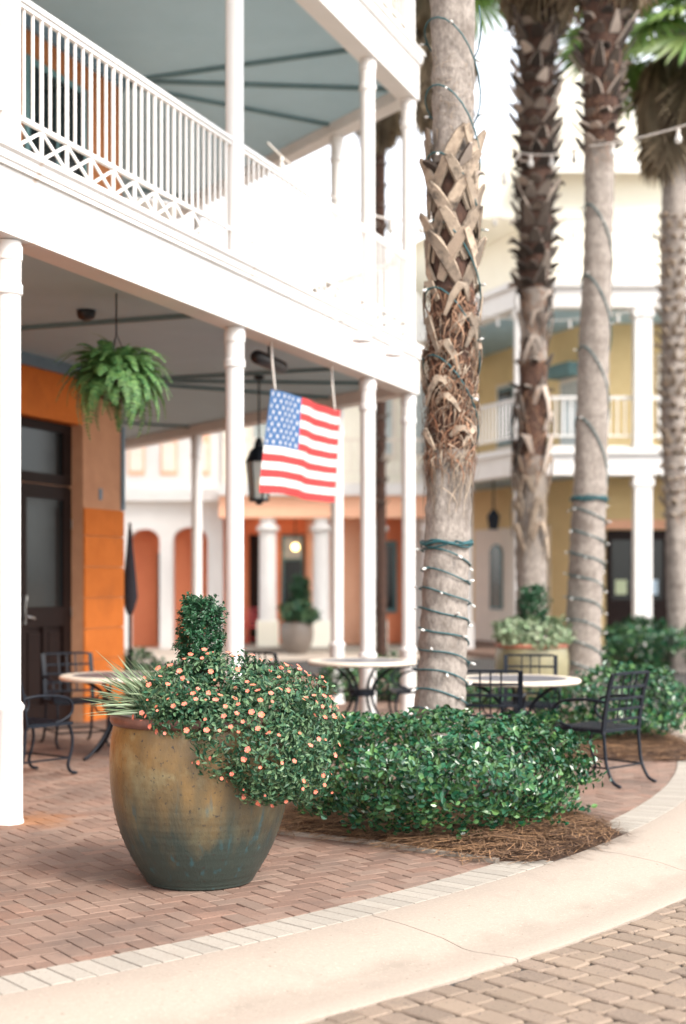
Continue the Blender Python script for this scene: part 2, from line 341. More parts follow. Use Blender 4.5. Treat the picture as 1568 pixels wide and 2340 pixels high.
# ---------------------------------------------------------------- the ground
CC = Vector((-9.105, 15.598)); RA, RB, RC, RE = 12.385, 12.64, 13.24, 13.52      # the curved kerb: rings round one centre
def ring(r, a): return (CC.x + r * math.cos(a), CC.y + r * math.sin(a))
def infront(x, y, mx=0.25, my=0.15):
    if y < 3: return False
    fx = HX + FPX * x / y; fy = HY + FPX * CAMH / y
    return -mx * 1568 < fx < (1 + mx) * 1568 and fy < (1 + my) * 2340

# main building lines (front porch line, its corner, side porch line)
AZ = R(20.84); U2 = Vector((math.sin(AZ), math.cos(AZ))); N2 = Vector((-U2.y, U2.x))
AZS = R(-31.7); W2 = Vector((math.sin(AZS), math.cos(AZS))); NS2 = Vector((-W2.y, W2.x))
P1 = Vector((-2.232, 9.63)); TC = 8.507; PC = P1 + U2 * TC

mb = MB(); mb.quad((-420, -60, -.085), (420, -60, -.085), (420, 800, -.085), (-420, 800, -.085))
tag(mb.build('ground', M['plaza']), kind='structure')

# red brick walkway: a sand bed with every paver laid on it
def walk_base_mat():
    m = mat('walkway_bed', (.10, .075, .06), (.07, .052, .043), 60, .95, .4, 200)
    N, L = m.node_tree.nodes, m.node_tree.links; b = N['Principled BSDF']; src = b.inputs['Base Color'].links[0].from_socket
    g = N.new('ShaderNodeNewGeometry'); sx = N.new('ShaderNodeSeparateXYZ'); L.new(g.outputs['Position'], sx.inputs[0])
    r = N.new('ShaderNodeMapRange'); L.new(sx.outputs['Y'], r.inputs[0]); r.inputs[1].default_value = 20.0; r.inputs[2].default_value = 20.6
    bk = N.new('ShaderNodeTexBrick'); bk.inputs['Scale'].default_value = 5; L.new(g.outputs['Position'], bk.inputs['Vector'])
    bk.inputs['Color1'].default_value = (.29, .15, .10, 1); bk.inputs['Color2'].default_value = (.25, .13, .09, 1); bk.inputs['Mortar'].default_value = (.13, .085, .065, 1)
    bk.inputs['Mortar Size'].default_value = .02
    x = N.new('ShaderNodeMix'); x.data_type = 'RGBA'; L.new(r.outputs[0], x.inputs[0]); L.new(src, x.inputs[6]); L.new(bk.outputs[0], x.inputs[7]); L.new(x.outputs[2], b.inputs['Base Color'])
    return m
mb = MB(); n = 160
mb.prism([ring(RB - .004, 2 * math.pi * k / n) for k in range(n)], -.075, -.011)
walk = tag(mb.build('walkway', walk_base_mat()), 'red herringbone brick walkway in front of the porch', kind='structure')

def clip(poly, nrm, c, keep_less=True):
    out = []
    for i in range(len(poly)):
        a, b = poly[i], poly[(i + 1) % len(poly)]
        da = a[0] * nrm[0] + a[1] * nrm[1] - c; db = b[0] * nrm[0] + b[1] * nrm[1] - c
        if not keep_less: da, db = -da, -db
        if da <= 0: out.append(a)
        if (da < 0) != (db < 0) and abs(da - db) > 1e-9:
            t = da / (da - db); out.append((a[0] + (b[0] - a[0]) * t, a[1] + (b[1] - a[1]) * t))
    return out

def area(p): return 0.5 * sum(p[i][0] * p[(i + 1) % len(p)][1] - p[(i + 1) % len(p)][0] * p[i][1] for i in range(len(p)))

def paver(mbx, poly, top, h, ch, off=(0, 0), tilt=(0, 0)):
    'one paver: sides, chamfered arris, top'
    n = len(poly); cx = sum(p[0] for p in poly) / n; cy = sum(p[1] for p in poly) / n
    ins = []
    for x, y in poly:
        d = math.hypot(x - cx, y - cy); k = max(0.3, 1 - ch * 1.35 / max(d, 1e-4)); ins.append((cx + (x - cx) * k, cy + (y - cy) * k))
    def zt(x, y): return top + tilt[0] * (x - cx) + tilt[1] * (y - cy)
    V = [(x + off[0], y + off[1], top - h) for x, y in poly] + [(x + off[0], y + off[1], zt(x, y) - ch * .8) for x, y in poly] + [(x + off[0], y + off[1], zt(x, y)) for x, y in ins]
    F = []
    for i in range(n):
        j = (i + 1) % n
        F += [(i, j, n + j, n + i), (n + i, n + j, 2 * n + j, 2 * n + i)]
    F.append(tuple(range(2 * n, 3 * n)))
    mbx.add(V, F)

BED = [(-.40, 9.22), (.137, 8.88), (.537, 8.55), (.885, 8.276)]
BEDALL = BED + [(1.13, 8.27), (1.30, 8.48), (1.485, 8.735), (1.65, 8.98), (1.80, 9.25), (1.72, 9.62), (1.56, 10.0), (1.38, 10.8), (1.05, 11.3), (.45, 11.35), (-.1, 10.9), (-.42, 10.1), (-.52, 9.5)]
BED2 = [(1.95, 13.15), (2.5, 12.92), (3.05, 12.86), (3.30, 13.3), (3.42, 14.1), (3.45, 15.2), (3.0, 15.8), (2.3, 15.5), (1.85, 14.5)]
def inpoly(x, y, P):
    c = False
    for i in range(len(P)):
        a, b = P[i], P[i - 1]
        if (a[1] > y) != (b[1] > y) and x < (b[0] - a[0]) * (y - a[1]) / (b[1] - a[1]) + a[0]: c = not c
    return c

def bed_inner(P, k=.07):
    cx = sum(p[0] for p in P) / len(P); cy = sum(p[1] for p in P) / len(P)
    return [(p[0] + (cx - p[0]) * k, p[1] + (cy - p[1]) * k) for p in P]
BIN, BIN2 = bed_inner(BEDALL), bed_inner(BED2)
BA = R(34); bu = (math.cos(BA), math.sin(BA)); bv = (-bu[1], bu[0]); G = .0068
pieces = []
for i in range(-240, 240):
    for j in range(-60, 330):
        c = (i - j) % 4
        if c not in (0, 3): continue
        l, w = (.2, .1) if c == 0 else (.1, .2)
        x0, y0 = i * .1, j * .1
        lx, ly = x0 + l / 2, y0 + w / 2
        wx, wy = lx * bu[0] + ly * bv[0], lx * bu[1] + ly * bv[1]
        if wy > 20.3 or wy < 4.6 or not infront(wx, wy, .30, .12): continue
        d = math.hypot(wx - CC.x, wy - CC.y)
        if d > RA + .06: continue
        if (wx - P1.x) * N2.x + (wy - P1.y) * N2.y > 3.3: continue
        if inpoly(wx, wy, BIN) or inpoly(wx, wy, BIN2): continue
        hx, hy = l / 2 - G / 2, w / 2 - G / 2
        loc = [(sx * hx, sy * hy) for sx, sy in ((-1, -1), (1, -1), (1, 1), (-1, 1))]
        poly = [(wx + a * bu[0] + b * bv[0], wy + a * bu[1] + b * bv[1]) for a, b in loc]
        cut = False
        if d > RA - .14:
            nr = ((wx - CC.x) / d, (wy - CC.y) / d); cc = CC.x * nr[0] + CC.y * nr[1] + RA - .003
            q = clip(poly, nr, cc); cut = len(q) < 3 or abs(area(q) - area(poly)) > 1e-6; poly = q
            if len(poly) < 3 or abs(area(poly)) < 8e-4: continue
        vis = infront(wx, wy, 0.0, 0.0) and math.hypot(wx + .771, wy - 7.78) > .27
        pieces.append((wy if vis else wy + 100, wx, wy, c, poly, cut))
pieces.sort(key=lambda p: p[0])
brick_me = {}
for c, (l, w) in ((0, (.2, .1)), (3, (.1, .2))):
    k = MB(); hx, hy = l / 2 - G / 2, w / 2 - G / 2
    paver(k, [(sx * hx, sy * hy) for sx, sy in ((-1, -1), (1, -1), (1, 1), (-1, 1))], 0, .06, .0035)
    brick_me[c] = k.mesh('brick', M['brick'])
pale_me = {c: brick_me[c].copy() for c in brick_me}
for c in pale_me: pale_me[c].materials[0] = M['border']
PALE = [pz(440, 2056), pz(832, 2062)]
far = MB()
for k, (key, wx, wy, c, poly, cut) in enumerate(pieces):
    dz = random.uniform(-.0016, .0016); tl = (random.uniform(-.01, .01), random.uniform(-.01, .01))
    if k < 300 and not cut:
        pal = any(math.hypot(wx - q.x, wy - q.y) < .075 for q in PALE)
        link('brick', (pale_me if pal else brick_me)[c], walk, (wx, wy, dz), (tl[1], -tl[0], BA + random.uniform(-.008, .008)))
    elif k < 300:
        q = MB(); paver(q, [(a - wx, b - wy) for a, b in poly], 0, .06, .0035); o = q.build('brick', M['brick'], walk); o.location = (wx, wy, dz)
    else: paver(far, poly, dz, .06, .0035, (0, 0), tl)
tag(far.build('brick_field', M['brick'], walk), kind='stuff')

# pale header course between the brick and the kerb
mb = MB(); a0, a1 = R(-66), R(40)
def strip(mbx, prof, a0, a1, n):
    V = [(*ring(r, a0 + (a1 - a0) * k / n), z) for k in range(n + 1) for r, z in prof]; p = len(prof)
    mbx.add(V, [(k * p + q, (k + 1) * p + q, (k + 1) * p + (q + 1) % p, k * p + (q + 1) % p) for k in range(n) for q in range(p)] + [tuple(range(p)), tuple(range(n * p + p - 1, n * p - 1, -1))])
strip(mb, [(RA - .02, -.07), (RB + .01, -.07), (RB + .01, -.012), (RA - .02, -.012)], a0, a1, 60)
edge = tag(mb.build('walkway_border', M['brickbase']), 'course of pale header pavers between brick walkway and concrete kerb', kind='structure')
da = .1035 / RA; cnt = 0; a = R(-64); farb = MB()
while a < R(36):
    x, y = ring((RA + RB) / 2, a)
    poly = [ring(RA + .003, a + G / 2 / RA), ring(RB - .004, a + G / 2 / RA), ring(RB - .004, a + da - G / 2 / RA), ring(RA + .003, a + da - G / 2 / RA)]
    if not inpoly(x, y, BIN):
        top = .002 + random.uniform(-.0014, .0014)
        if infront(x, y, .06, .06) and y < 15:
            q = MB(); paver(q, [(px - x, py - y) for px, py in poly], 0, .06, .004); o = q.build('paver', M['border'], edge); o.location = (x, y, top); cnt += 1
        else: paver(farb, poly, top, .06, .004)
    a += da
tag(farb.build('paver_run', M['border'], edge), kind='stuff')

# rolled concrete kerb cast in lengths
kerb = tag(empty('kerb'), 'tan rolled concrete kerb curving round the walkway', kind='structure')
prof = [(RB, -.09), (RB, .001), (RB + .015, .004), (RB + .22, -.006), (RB + .45, -.030), (RC - .03, -.058), (RC + .03, -.062), (RC + .12, -.057), (RE - .012, -.050), (RE, -.055), (RE, -.09)]
j = R(-43.08) - R(9.9) * 3
while j < R(36):
    q = MB(); strip(q, prof, j + .0030 / RB, j + R(9.9) - .0030 / RB, 16)
    o = q.build('kerb_length', M['concrete'], kerb, smooth=True, auto=35)
    j += R(9.9)

# street of tumbled pavers
mb = MB(); mb.prism([ring(RE - .02, R(-70 + 150 * k / 80)) for k in range(81)] + [(40, 40), (60, -30), (-6, -8)], -.083, -.070)
street = tag(mb.build('street', M['streetbase']), 'street of worn tan tumbled pavers with dark joints', kind='structure')
SA = R(-49); su = (math.cos(SA), math.sin(SA)); sw = (-su[1], su[0])
sp = []
for r in range(-60, 110):
    x = -16.0 + random.uniform(0, .3); hrow = .140
    while x < 16:
        l = random.choice((.140, .205, .205, .17)); ly = r * hrow
        cx = x + l / 2
        wx, wy = cx * su[0] + ly * sw[0], cx * su[1] + ly * sw[1]; x += l
        d = math.hypot(wx - CC.x, wy - CC.y)
        if d < RE - .08 or wy > 17 or not infront(wx, wy, .35, .25): continue
        hx, hy = l / 2 - .0048, hrow / 2 - .0048; k = .014
        base = [(-hx + k, -hy), (hx - k, -hy), (hx, -hy + k), (hx, hy - k), (hx - k, hy), (-hx + k, hy), (-hx, hy - k), (-hx, -hy + k)]
        base = [(p + random.uniform(-.006, .006), q + random.uniform(-.006, .006)) for p, q in base]
        poly = [(wx + p * su[0] + q * sw[0], wy + p * su[1] + q * sw[1]) for p, q in base]
        if d < RE + .22:
            nr = ((wx - CC.x) / d, (wy - CC.y) / d); poly = clip(poly, nr, CC.x * nr[0] + CC.y * nr[1] + RE + .008 + random.uniform(0, .006), False)
            if len(poly) < 3 or abs(area(poly)) < 2e-3: continue
        sp.append((wy + (0 if infront(wx, wy, 0, 0) else 100), wx, wy, poly))
sp.sort(key=lambda p: p[0]); farp = MB()
for k, (key, wx, wy, poly) in enumerate(sp):
    top = -.056 + random.uniform(-.003, .003); tl = (random.uniform(-.02, .02), random.uniform(-.02, .02))
    if k < 300:
        q = MB(); paver(q, [(px - wx, py - wy) for px, py in poly], 0, .06, .008, (0, 0), tl); o = q.build('paver', M['cobble'], street); o.location = (wx, wy, top)
    else: paver(farp, poly, top, .06, .008, (0, 0), tl)
tag(farp.build('paver_field', M['cobble'], street), kind='stuff')

# ---------------------------------------------------------------- planting beds with pine straw
def bed(P, name, label, nneedle, seed, hgt=.07):
    rg = random.Random(seed); cx = sum(p[0] for p in P) / len(P); cy = sum(p[1] for p in P) / len(P)
    o = MB(); rings = [(1.0, -.01), (.97, .012), (.85, .045), (.6, hgt), (.25, hgt + .02)]
    V = []; n = len(P)
    for s, z in rings: V += [(cx + (p[0] - cx) * s, cy + (p[1] - cy) * s, z + rg.uniform(-.008, .008)) for p in P]
    F = [(i * n + j, i * n + (j + 1) % n, (i + 1) * n + (j + 1) % n, (i + 1) * n + j) for i in range(len(rings) - 1) for j in range(n)] + [tuple(range((len(rings) - 1) * n, len(rings) * n))]
    o.add(V, F); b = tag(o.build(name, M['needlebase'], smooth=True), label, kind='structure')
    xs = [p[0] for p in P]; ys = [p[1] for p in P]; m = MB(); k = 0
    while k < nneedle:
        x, y = rg.uniform(min(xs), max(xs)), rg.uniform(min(ys), max(ys))
        s = rg.uniform(.98, 1.05) if rg.random() < .08 else 1
        if not inpoly(cx + (x - cx) / s, cy + (y - cy) / s, P): continue
        # height of the mound here
        e = 1.0
        for t in (.95, .85, .7, .5, .25):
            if inpoly(cx + (x - cx) / t, cy + (y - cy) / t, P): e = t
        z = {1.0: .012, .95: .035, .85: .055, .7: .068, .5: .082, .25: .092}[e] + rg.uniform(0, .022)
        L = rg.uniform(.10, .24); a = rg.uniform(0, 6.283); w = rg.uniform(.0016, .0030)
        cv = rg.uniform(-.8, .8); px, py, pz_ = x, y, z; pts = [(px, py, pz_)]; sl = rg.uniform(-.12, .10)
        for q in range(3):
            a += cv / 3; px += math.cos(a) * L / 3; py += math.sin(a) * L / 3; pz_ += sl * L / 3; pts.append((px, py, max(pz_, .003)))
        nx, ny = -math.sin(a) * w, math.cos(a) * w
        V = []
        for p in pts: V += [(p[0] + nx, p[1] + ny, p[2]), (p[0] - nx, p[1] - ny, p[2] + .001)]
        m.add(V, [(2 * q, 2 * q + 1, 2 * q + 3, 2 * q + 2) for q in range(3)]); k += 1
    tag(m.build('needles', M['needle'], b), kind='stuff')
    return b
bed(BEDALL, 'planting_bed', 'bed of brown pine straw round the clipped shrub', 13000, 3)
bed(BED2, 'planting_bed', 'bed of brown pine straw under the shrub behind the café table', 5200, 4)
# thin concrete edging between the walkway and the bed
mb = MB()
for a, b in zip(BED[:-1], BED[1:]):
    mb.bar((a[0], a[1], .004), (b[0], b[1], .004), .045, .036)
tag(mb.build('bed_edging', M['border']), 'thin pale concrete edging along the pine straw bed', kind='structure')

# ---------------------------------------------------------------- foliage
def leaves_mesh(name, P, Nn, L, Wd, material, up=.35, jit=.6, fold=.18, seed=0):
    'P positions, Nn outward directions, L lengths: one folded leaf each'
    g = np.random.default_rng(seed); n = len(P)
    t = g.normal(0, 1, (n, 3)); t -= Nn * (t * Nn).sum(1)[:, None]; t /= np.linalg.norm(t, axis=1)[:, None] + 1e-9
    d = t + Nn * (g.uniform(-.1, .75, n))[:, None]; d[:, 2] += up * .6; d /= np.linalg.norm(d, axis=1)[:, None] + 1e-9
    r = Nn + np.array([0, 0, .35]) + g.normal(0, jit * .6, (n, 3)); s = np.cross(d, r); s /= np.linalg.norm(s, axis=1)[:, None] + 1e-9
    # lie open towards the outside / the sky
    nn = np.cross(s, d); flip = (nn * (Nn + np.array([0, 0, .6]))).sum(1) < 0; nn[flip] *= -1; s[flip] *= -1
    L = L[:, None]; W = (L[:, 0] * Wd)[:, None]
    V = np.stack([P, P + d * L * .30 + s * W * .42 + nn * W * fold, P + d * L * .68 + s * W * .40 + nn * W * fold, P + d * L,
                  P + d * L * .68 - s * W * .40 + nn * W * fold, P + d * L * .30 - s * W * .42 + nn * W * fold], 1).reshape(-1, 3)
    b = (np.arange(n) * 6)[:, None]
    F = np.concatenate([b + np.array([0, 1, 2, 3]), b + np.array([0, 3, 4, 5])], 0)
    me = bpy.data.meshes.new(name); me.from_pydata(V.tolist(), [], F.tolist()); me.materials.append(material); me.update()
    return me

def lump(dirs, seed, amp, freq=2.2):
    'uneven radius over directions'
    g = np.random.default_rng(seed); k = g.normal(0, freq, (9, 3)); ph = g.uniform(0, 6.28, 9)
    return 1 + amp * np.sin(dirs @ k.T + ph).sum(1) / 3

def sphere_dirs(n, seed, zmin=-1.0):
    g = np.random.default_rng(seed); z = g.uniform(zmin, 1, n); a = g.uniform(0, 2 * np.pi, n); r = np.sqrt(1 - z * z)
    return np.stack([r * np.cos(a), r * np.sin(a), z], 1)

def shrub(name, loc, rad, n, leaf, label, seed, group=None, material='leaf', boxy=.75, amp=.14, cat='shrub', rz=0.0, parent_only=False, stems=14, jit=.75):
    'crown of single leaves round twigs; loc is the foot, rad the half sizes (z = full height)'
    t = empty(name, loc, rz, label, cat, group)
    g = np.random.default_rng(seed + 5); pw = 1.0 / boxy + 1.0
    c = g.uniform(-1.25, 1.25, (n * 14, 3)); dn = c / (np.linalg.norm(c, axis=1)[:, None] + 1e-9)
    f = (np.abs(c) ** pw).sum(1) ** (1 / pw) / (lump(dn, seed, amp) * lump(dn, seed + 2, amp * .8, 6.5) * lump(dn, seed + 4, amp * .5, 13.0))
    ok = (f < 1 - np.abs(g.normal(0, .03, len(f)))) & (f > .58) & (g.uniform(0, 1, len(f)) < ((f - .5) / .5) ** 1.6) & (c[:, 2] > -.93)
    P = c[ok][:n]; n = len(P); R3 = np.array([rad[0], rad[1], rad[2] / 2])
    Nn = np.sign(P) * np.abs(P) ** (pw - 1) / R3; Nn /= np.linalg.norm(Nn, axis=1)[:, None] + 1e-9
    P = P * R3 + np.array([0, 0, rad[2] * .52]); P[:, 2] = np.maximum(P[:, 2], .03)
    L = g.uniform(.65, 1.25, n) * leaf
    o = link('leaves', leaves_mesh('leaves', P, Nn, L, .70, M[material], jit=jit, seed=seed), t); o['kind'] = 'stuff'
    m = MB(); rg = random.Random(seed)
    for k in range(stems):
        a = rg.uniform(0, 6.283); s = rg.uniform(.3, .85); el = rg.uniform(.35, .9)
        top = Vector((rad[0] * s * math.cos(a), rad[1] * s * math.sin(a), rad[2] * el)); b = Vector((rad[0] * .12 * math.cos(a), rad[1] * .12 * math.sin(a), -.03))
        m.tube([b, b.lerp(top, .5) + Vector((0, 0, .05)), top], [.010, .007, .003], 5)
    m.build('stem', M['twig'], t)
    return t

shrub('clipped_shrub', (.60, 9.50, .04), (1.03, .96, .65), 12500, .045, 'wide glossy green shrub in pine straw at the foot of the wired palm', 11, 'clipped green shrubs', amp=.17, boxy=.82)
shrub('clipped_shrub', (2.62, 14.15, .05), (.66, .66, .64), 4200, .056, 'round green shrub behind the café chair on the bed by the kerb', 12, 'clipped green shrubs')
shrub('clipped_shrub', (6.05, 26.6, -.10), (1.35, 1.0, .92), 7000, .085, 'dense green shrub in front of the brown doors of the ochre building', 13, 'clipped green shrubs')
shrub('clipped_shrub', (1.72, 18.4, -.08), (.34, .36, .42), 1400, .055, 'small low green shrub beside the green planter', 14, 'clipped green shrubs')
shrub('clipped_shrub', (.05, 19.2, -.01), (.36, .34, .50), 1400, .055, 'small green shrub beside the porch column of the side balcony', 15, 'clipped green shrubs')
shrub('clipped_shrub', (.60, 19.3, -.01), (.42, .36, .56), 1500, .055, 'small green shrub behind the corner column of the porch', 16, 'clipped green shrubs')
shrub('clipped_shrub', (-2.92, 19.6, -.01), (.45, .40, .62), 1600, .06, 'dark green shrub behind the orange wall corner', 17, 'clipped green shrubs')

# ---------------------------------------------------------------- building with swept porches
class Porch:
    'three-point plan line (outer column line); offsets run inward'
    def __init__(s, A, B, C):
        s.A, s.B, s.C = Vector(A), Vector(B), Vector(C)
        s.d1 = (s.B - s.A).normalized(); s.d2 = (s.C - s.B).normalized()
        s.n1 = Vector((-s.d1.y, s.d1.x)); s.n2 = Vector((-s.d2.y, s.d2.x))
        det = s.n1.x * s.n2.y - s.n1.y * s.n2.x
        s.b = Vector(((s.n2.y - s.n1.y) / det, (s.n1.x - s.n2.x) / det))
    def pts(s, a): return [s.A + s.n1 * a, s.B + s.b * a, s.C + s.n2 * a]
    def sweep(s, mbx, prof):
        p = len(prof); V = []
        for k in range(3): V += [(*s.pts(a)[k], z) for a, z in prof]
        mbx.add(V, [(k * p + q, k * p + (q + 1) % p, (k + 1) * p + (q + 1) % p, (k + 1) * p + q) for k in range(2) for q in range(p)] + [tuple(range(p - 1, -1, -1)), tuple(range(2 * p, 3 * p))])
    def at(s, side, t, a=0.0):
        'side 1: t measured back from the corner along the first line; side 2: forward from the corner'
        return s.B - s.d1 * t + s.n1 * a if side == 1 else s.B + s.d2 * t + s.n2 * a

def col_meshes(z0, z1, r, base, cm, nseg=20):
    h = z1 - z0
    s = MB(); s.lathe([(r, 0), (r, h)], n=nseg, cap=False)
    c = MB(); c.lathe([(r * 1.0, h - .36), (r * 1.17, h - .345), (r * 1.17, h - .285), (r * 1.05, h - .275), (r * 1.05, h - .13), (r * 1.15, h - .12), (r * 1.15, h - .03), (r * 1.06, h - .02), (r * 1.06, h + .004)], n=nseg)
    b = MB()
    if base: b.lathe([(r * 1.28, 0), (r * 1.22, .03), (r * 1.17, .05), (r * 1.17, base - .07), (r * 1.30, base - .05), (r * 1.30, base - .03), (r * 1.02, base)], n=nseg)
    else: b.lathe([(r * 1.25, 0), (r * 1.25, .05), (r * 1.02, .08)], n=nseg)
    return s.mesh('shaft', cm, True), c.mesh('capital', cm, True), b.mesh('base', cm, True)

def add_column(parent, xy, z0, meshes):
    s, c, b = meshes
    o = link('column', s, parent, (xy[0], xy[1], z0)); link('capital', c, o); link('base', b, o)
    for me in meshes: me.set_sharp_from_angle(angle=R(38))
    return o

def railing(parent, a, b, z0, hgt, step, xpan, meshes, material, w=1.0):
    'a, b plan ends; rails as the part, balusters and cross braces as its pieces'
    a, b = Vector(a), Vector(b); d = b - a; L = d.length; d /= L; rz = math.atan2(d.y, d.x)
    m = MB(); e = Vector((0, 0, 0))
    def P(t, z): return (*(a + d * t), z)
    m.bar(P(0, z0 + hgt - .03), P(L, z0 + hgt - .03), .065 * w, .035)
    o = m.build('railing', material, parent)
    for nm, z, ww, hh in (('lower_rail', hgt - .0635, .036, .030), ('middle_rail', .29, .036, .030), ('bottom_rail', .055, .040, .035)):
        k = MB(); k.bar(P(0, z0 + z), P(L, z0 + z), ww * w, hh); k.build(nm, material, o)
    n = max(2, round(L / step)); st = L / n
    bal, tall, xb = meshes
    np_ = xpan
    for k in range(1, n):
        p = a + d * (k * st)
        if np_ and k % np_ == 0: link('baluster', tall, o, (p.x, p.y, z0 + .07), (0, 0, rz))
        else: link('baluster', bal, o, (p.x, p.y, z0 + .30), (0, 0, rz))
    if xb is not None and np_:
        wd = st * np_
        k = 0
        while (k + 1) * wd <= L + .02:
            p = a + d * ((k + .5) * wd); link('cross_brace', xb, o, (p.x, p.y, z0 + .1725), (0, 0, rz), (wd, 1, 1)); k += 1
    return o

def rail_meshes(hgt, w, material, brace=True):
    b = MB(); b.box((0, 0, (hgt - .36) / 2), (w, w, hgt - .36)); t = MB(); t.box((0, 0, (hgt - .13) / 2), (w * 1.25, w * 1.25, hgt - .13))
    x = None
    if brace:
        x = MB(); x.bar((-.5, .004, -.095), (.5, .004, .095), .012, .024 * 1.0); x.bar((-.5, -.004, .095), (.5, -.004, -.095), .012, .024); x = x.mesh('cross_brace', material)
    return b.mesh('baluster', material), t.mesh('baluster', material), x

bld = empty('porch_building', (0, 0, 0), 0, 'orange building with white balconies on slim white columns and a porch below', 'building')
PA = P1 - U2 * 7.0; PE = PC + W2 * 13.0
po = Porch(PA, PC, PE)
DEP = 3.1
F1, F2, F3 = (3.88, 4.45), (7.46, 8.03), (11.04, 11.6)
for z0, z1 in (F1, F2, F3):
    m = MB(); po.sweep(m, [(-.12, z0), (.12, z0), (.12, z1 - .14), (-.12, z1 - .14)]); m.build('fascia', M['fascia'], bld)
    m = MB(); po.sweep(m, [(-.15, z1 - .137), (.10, z1 - .137), (.10, z1), (-.19, z1), (-.19, z1 - .035), (-.165, z1 - .05), (-.165, z1 - .10), (-.15, z1 - .11)]); m.build('cornice', M['fascia'], bld)
    m = MB(); po.sweep(m, [(.122, z0 + .14), (DEP + .1, z0 + .14), (DEP + .1, z0 + .20), (.122, z0 + .20)]); m.build('ceiling', M['ceiling'], bld)
    m = MB(); po.sweep(m, [(.103, z1 - .10), (DEP + .1, z1 - .10), (DEP + .1, z1 - .02), (.103, z1 - .02)]); m.build('balcony_floor', M['cream'], bld)
    # battens under the ceiling
    zc = z0 + .122
    for t in (1.49, 5.02, 8.55, 12.1):
        m = MB(); a, b = po.at(1, t, .14), po.at(1, t, DEP); m.bar((*a, zc), (*b, zc), .07, .034); m.build('ceiling_batten', M['batten'], bld)
    for t in (1.66, 5.86, 10.0):
        m = MB(); a, b = po.at(2, t, .14), po.at(2, t, DEP); m.bar((*a, zc), (*b, zc), .07, .034); m.build('ceiling_batten', M['batten'], bld)
    m = MB(); a, b = po.pts(.16)[1], po.pts(DEP)[1]; m.bar((*a, zc), (*b, zc), .08, .034); m.build('ceiling_batten', M['batten'], bld)
    m = MB(); po.sweep(m, [(DEP - .06, z0 + .02), (DEP, z0 + .02), (DEP, z0 + .138), (DEP - .06, z0 + .138)]); m.build('wall_trim', M['bluewall'], bld)
m = MB(); po.sweep(m, [(-.5, 11.6), (6.0, 14.4), (6.0, 14.2), (-.5, 11.5)]); m.build('roof', M['roofpale'], bld)  # unseen roof, added with the top slab for the shade it casts

# columns: front line, corner, side line, on three floors
RC_ = .082
cm1 = col_meshes(0, F1[0], RC_, .82, M['whitecol']); cm2 = col_meshes(F1[1], F2[0], RC_, 0, M['whitecol']); cm3 = col_meshes(F2[1], F3[0], RC_, 0, M['whitecol'])
spots = [po.at(1, t) for t in (15.4, 12.05, 8.507, 4.964, 1.457, 0)] + [po.at(2, t) for t in (1.664, 5.86, 9.6, 12.9)]
for p in spots:
    add_column(bld, p, -.01, cm1); add_column(bld, p, F1[1], cm2); add_column(bld, p, F2[1], cm3)
rm = rail_meshes(1.12, .017, M['white'])
for i in range(len(spots) - 1):
    a, b = spots[i], spots[i + 1]; d = (b - a).normalized() * RC_ * .9
    railing(bld, a + d, b - d, F1[1], 1.12, .111, 3, rm, M['white'])
    if 2 < i < 8: railing(bld, a + d, b - d, F2[1], 1.12, .111, 3, rm, M['white'])

# walls. door opening in the front wall t 4.2..6.27 from column one
def FW(t, a, z): p = P1 + U2 * t + N2 * a; return (p.x, p.y, z)
tw = (po.pts(DEP)[1] - P1).dot(U2)             # where the front wall ends
def wall_piece(t0, t1, z0, z1, a0, a1, name, material, parent):
    m = MB(); V = [FW(t, a, z) for z in (z0, z1) for a in (a0, a1) for t in (t0, t1)]
    m.add(V, [(0, 1, 3, 2), (4, 6, 7, 5), (0, 4, 5, 1), (2, 3, 7, 6), (0, 2, 6, 4), (1, 5, 7, 3)]); return m.build(name, material, parent)
DO0, DO1, DH = 3.98, 6.10, 3.38
m = MB()
def seg(t0, t1, z0, z1, a0=DEP, a1=DEP + .28):
    V = [FW(t, a, z) for z in (z0, z1) for a in (a0, a1) for t in (t0, t1)]
    m.add(V, [(0, 1, 3, 2), (4, 6, 7, 5), (0, 4, 5, 1), (2, 3, 7, 6), (0, 2, 6, 4), (1, 5, 7, 3)])
seg(-7, DO0, -.02, 4.02); seg(DO0, DO1, DH, 4.02)
wl1 = m.build('wall', M['orange'], bld)
m = MB(); seg(DO1, tw, -.02, 4.02); wl2 = m.build('wall', M['peachwall'], bld); wl2['label'] = 'peach upper wall with orange block courses below'
# rusticated courses
zz = 0.0
while zz < 2.40:
    z1 = min(zz + .345, 2.44); wall_piece(DO1 + .002, tw + .022, zz, z1, DEP - .024, DEP - .001, 'block', M['orange'], wl2); zz += .355
m = MB()
a, b, c = po.pts(DEP)[1], po.pts(DEP)[2], po.pts(DEP + .28)
m.prism([tuple(a), tuple(b), tuple(c[2]), tuple(c[1])], -.02, 4.02); m.build('side_wall', M['peachwall'], bld)
m = MB(); po.sweep(m, [(DEP, 4.45), (DEP + .28, 4.45), (DEP + .28, 7.6), (DEP, 7.6)]); m.build('upper_wall', M['shadedorange'], bld)
m = MB(); po.sweep(m, [(DEP, 8.0), (DEP + .28, 8.0), (DEP + .28, 11.2), (DEP, 11.2)]); m.build('upper_wall', M['shadedorange'], bld)
# blue-grey corner strip of the lower wall
m = MB(); a = po.pts(DEP - .012)[1]; m.box((a.x, a.y, 2.95), (.045, .045, 1.0), -AZ); m.build('corner_trim', M['bluewall'], bld)
# small grey plate on the peach wall
pl = wall_piece(6.45, 6.51, 2.55, 2.68, DEP - .012, DEP - .001, 'wall_plate', M['bluewall'], bld)
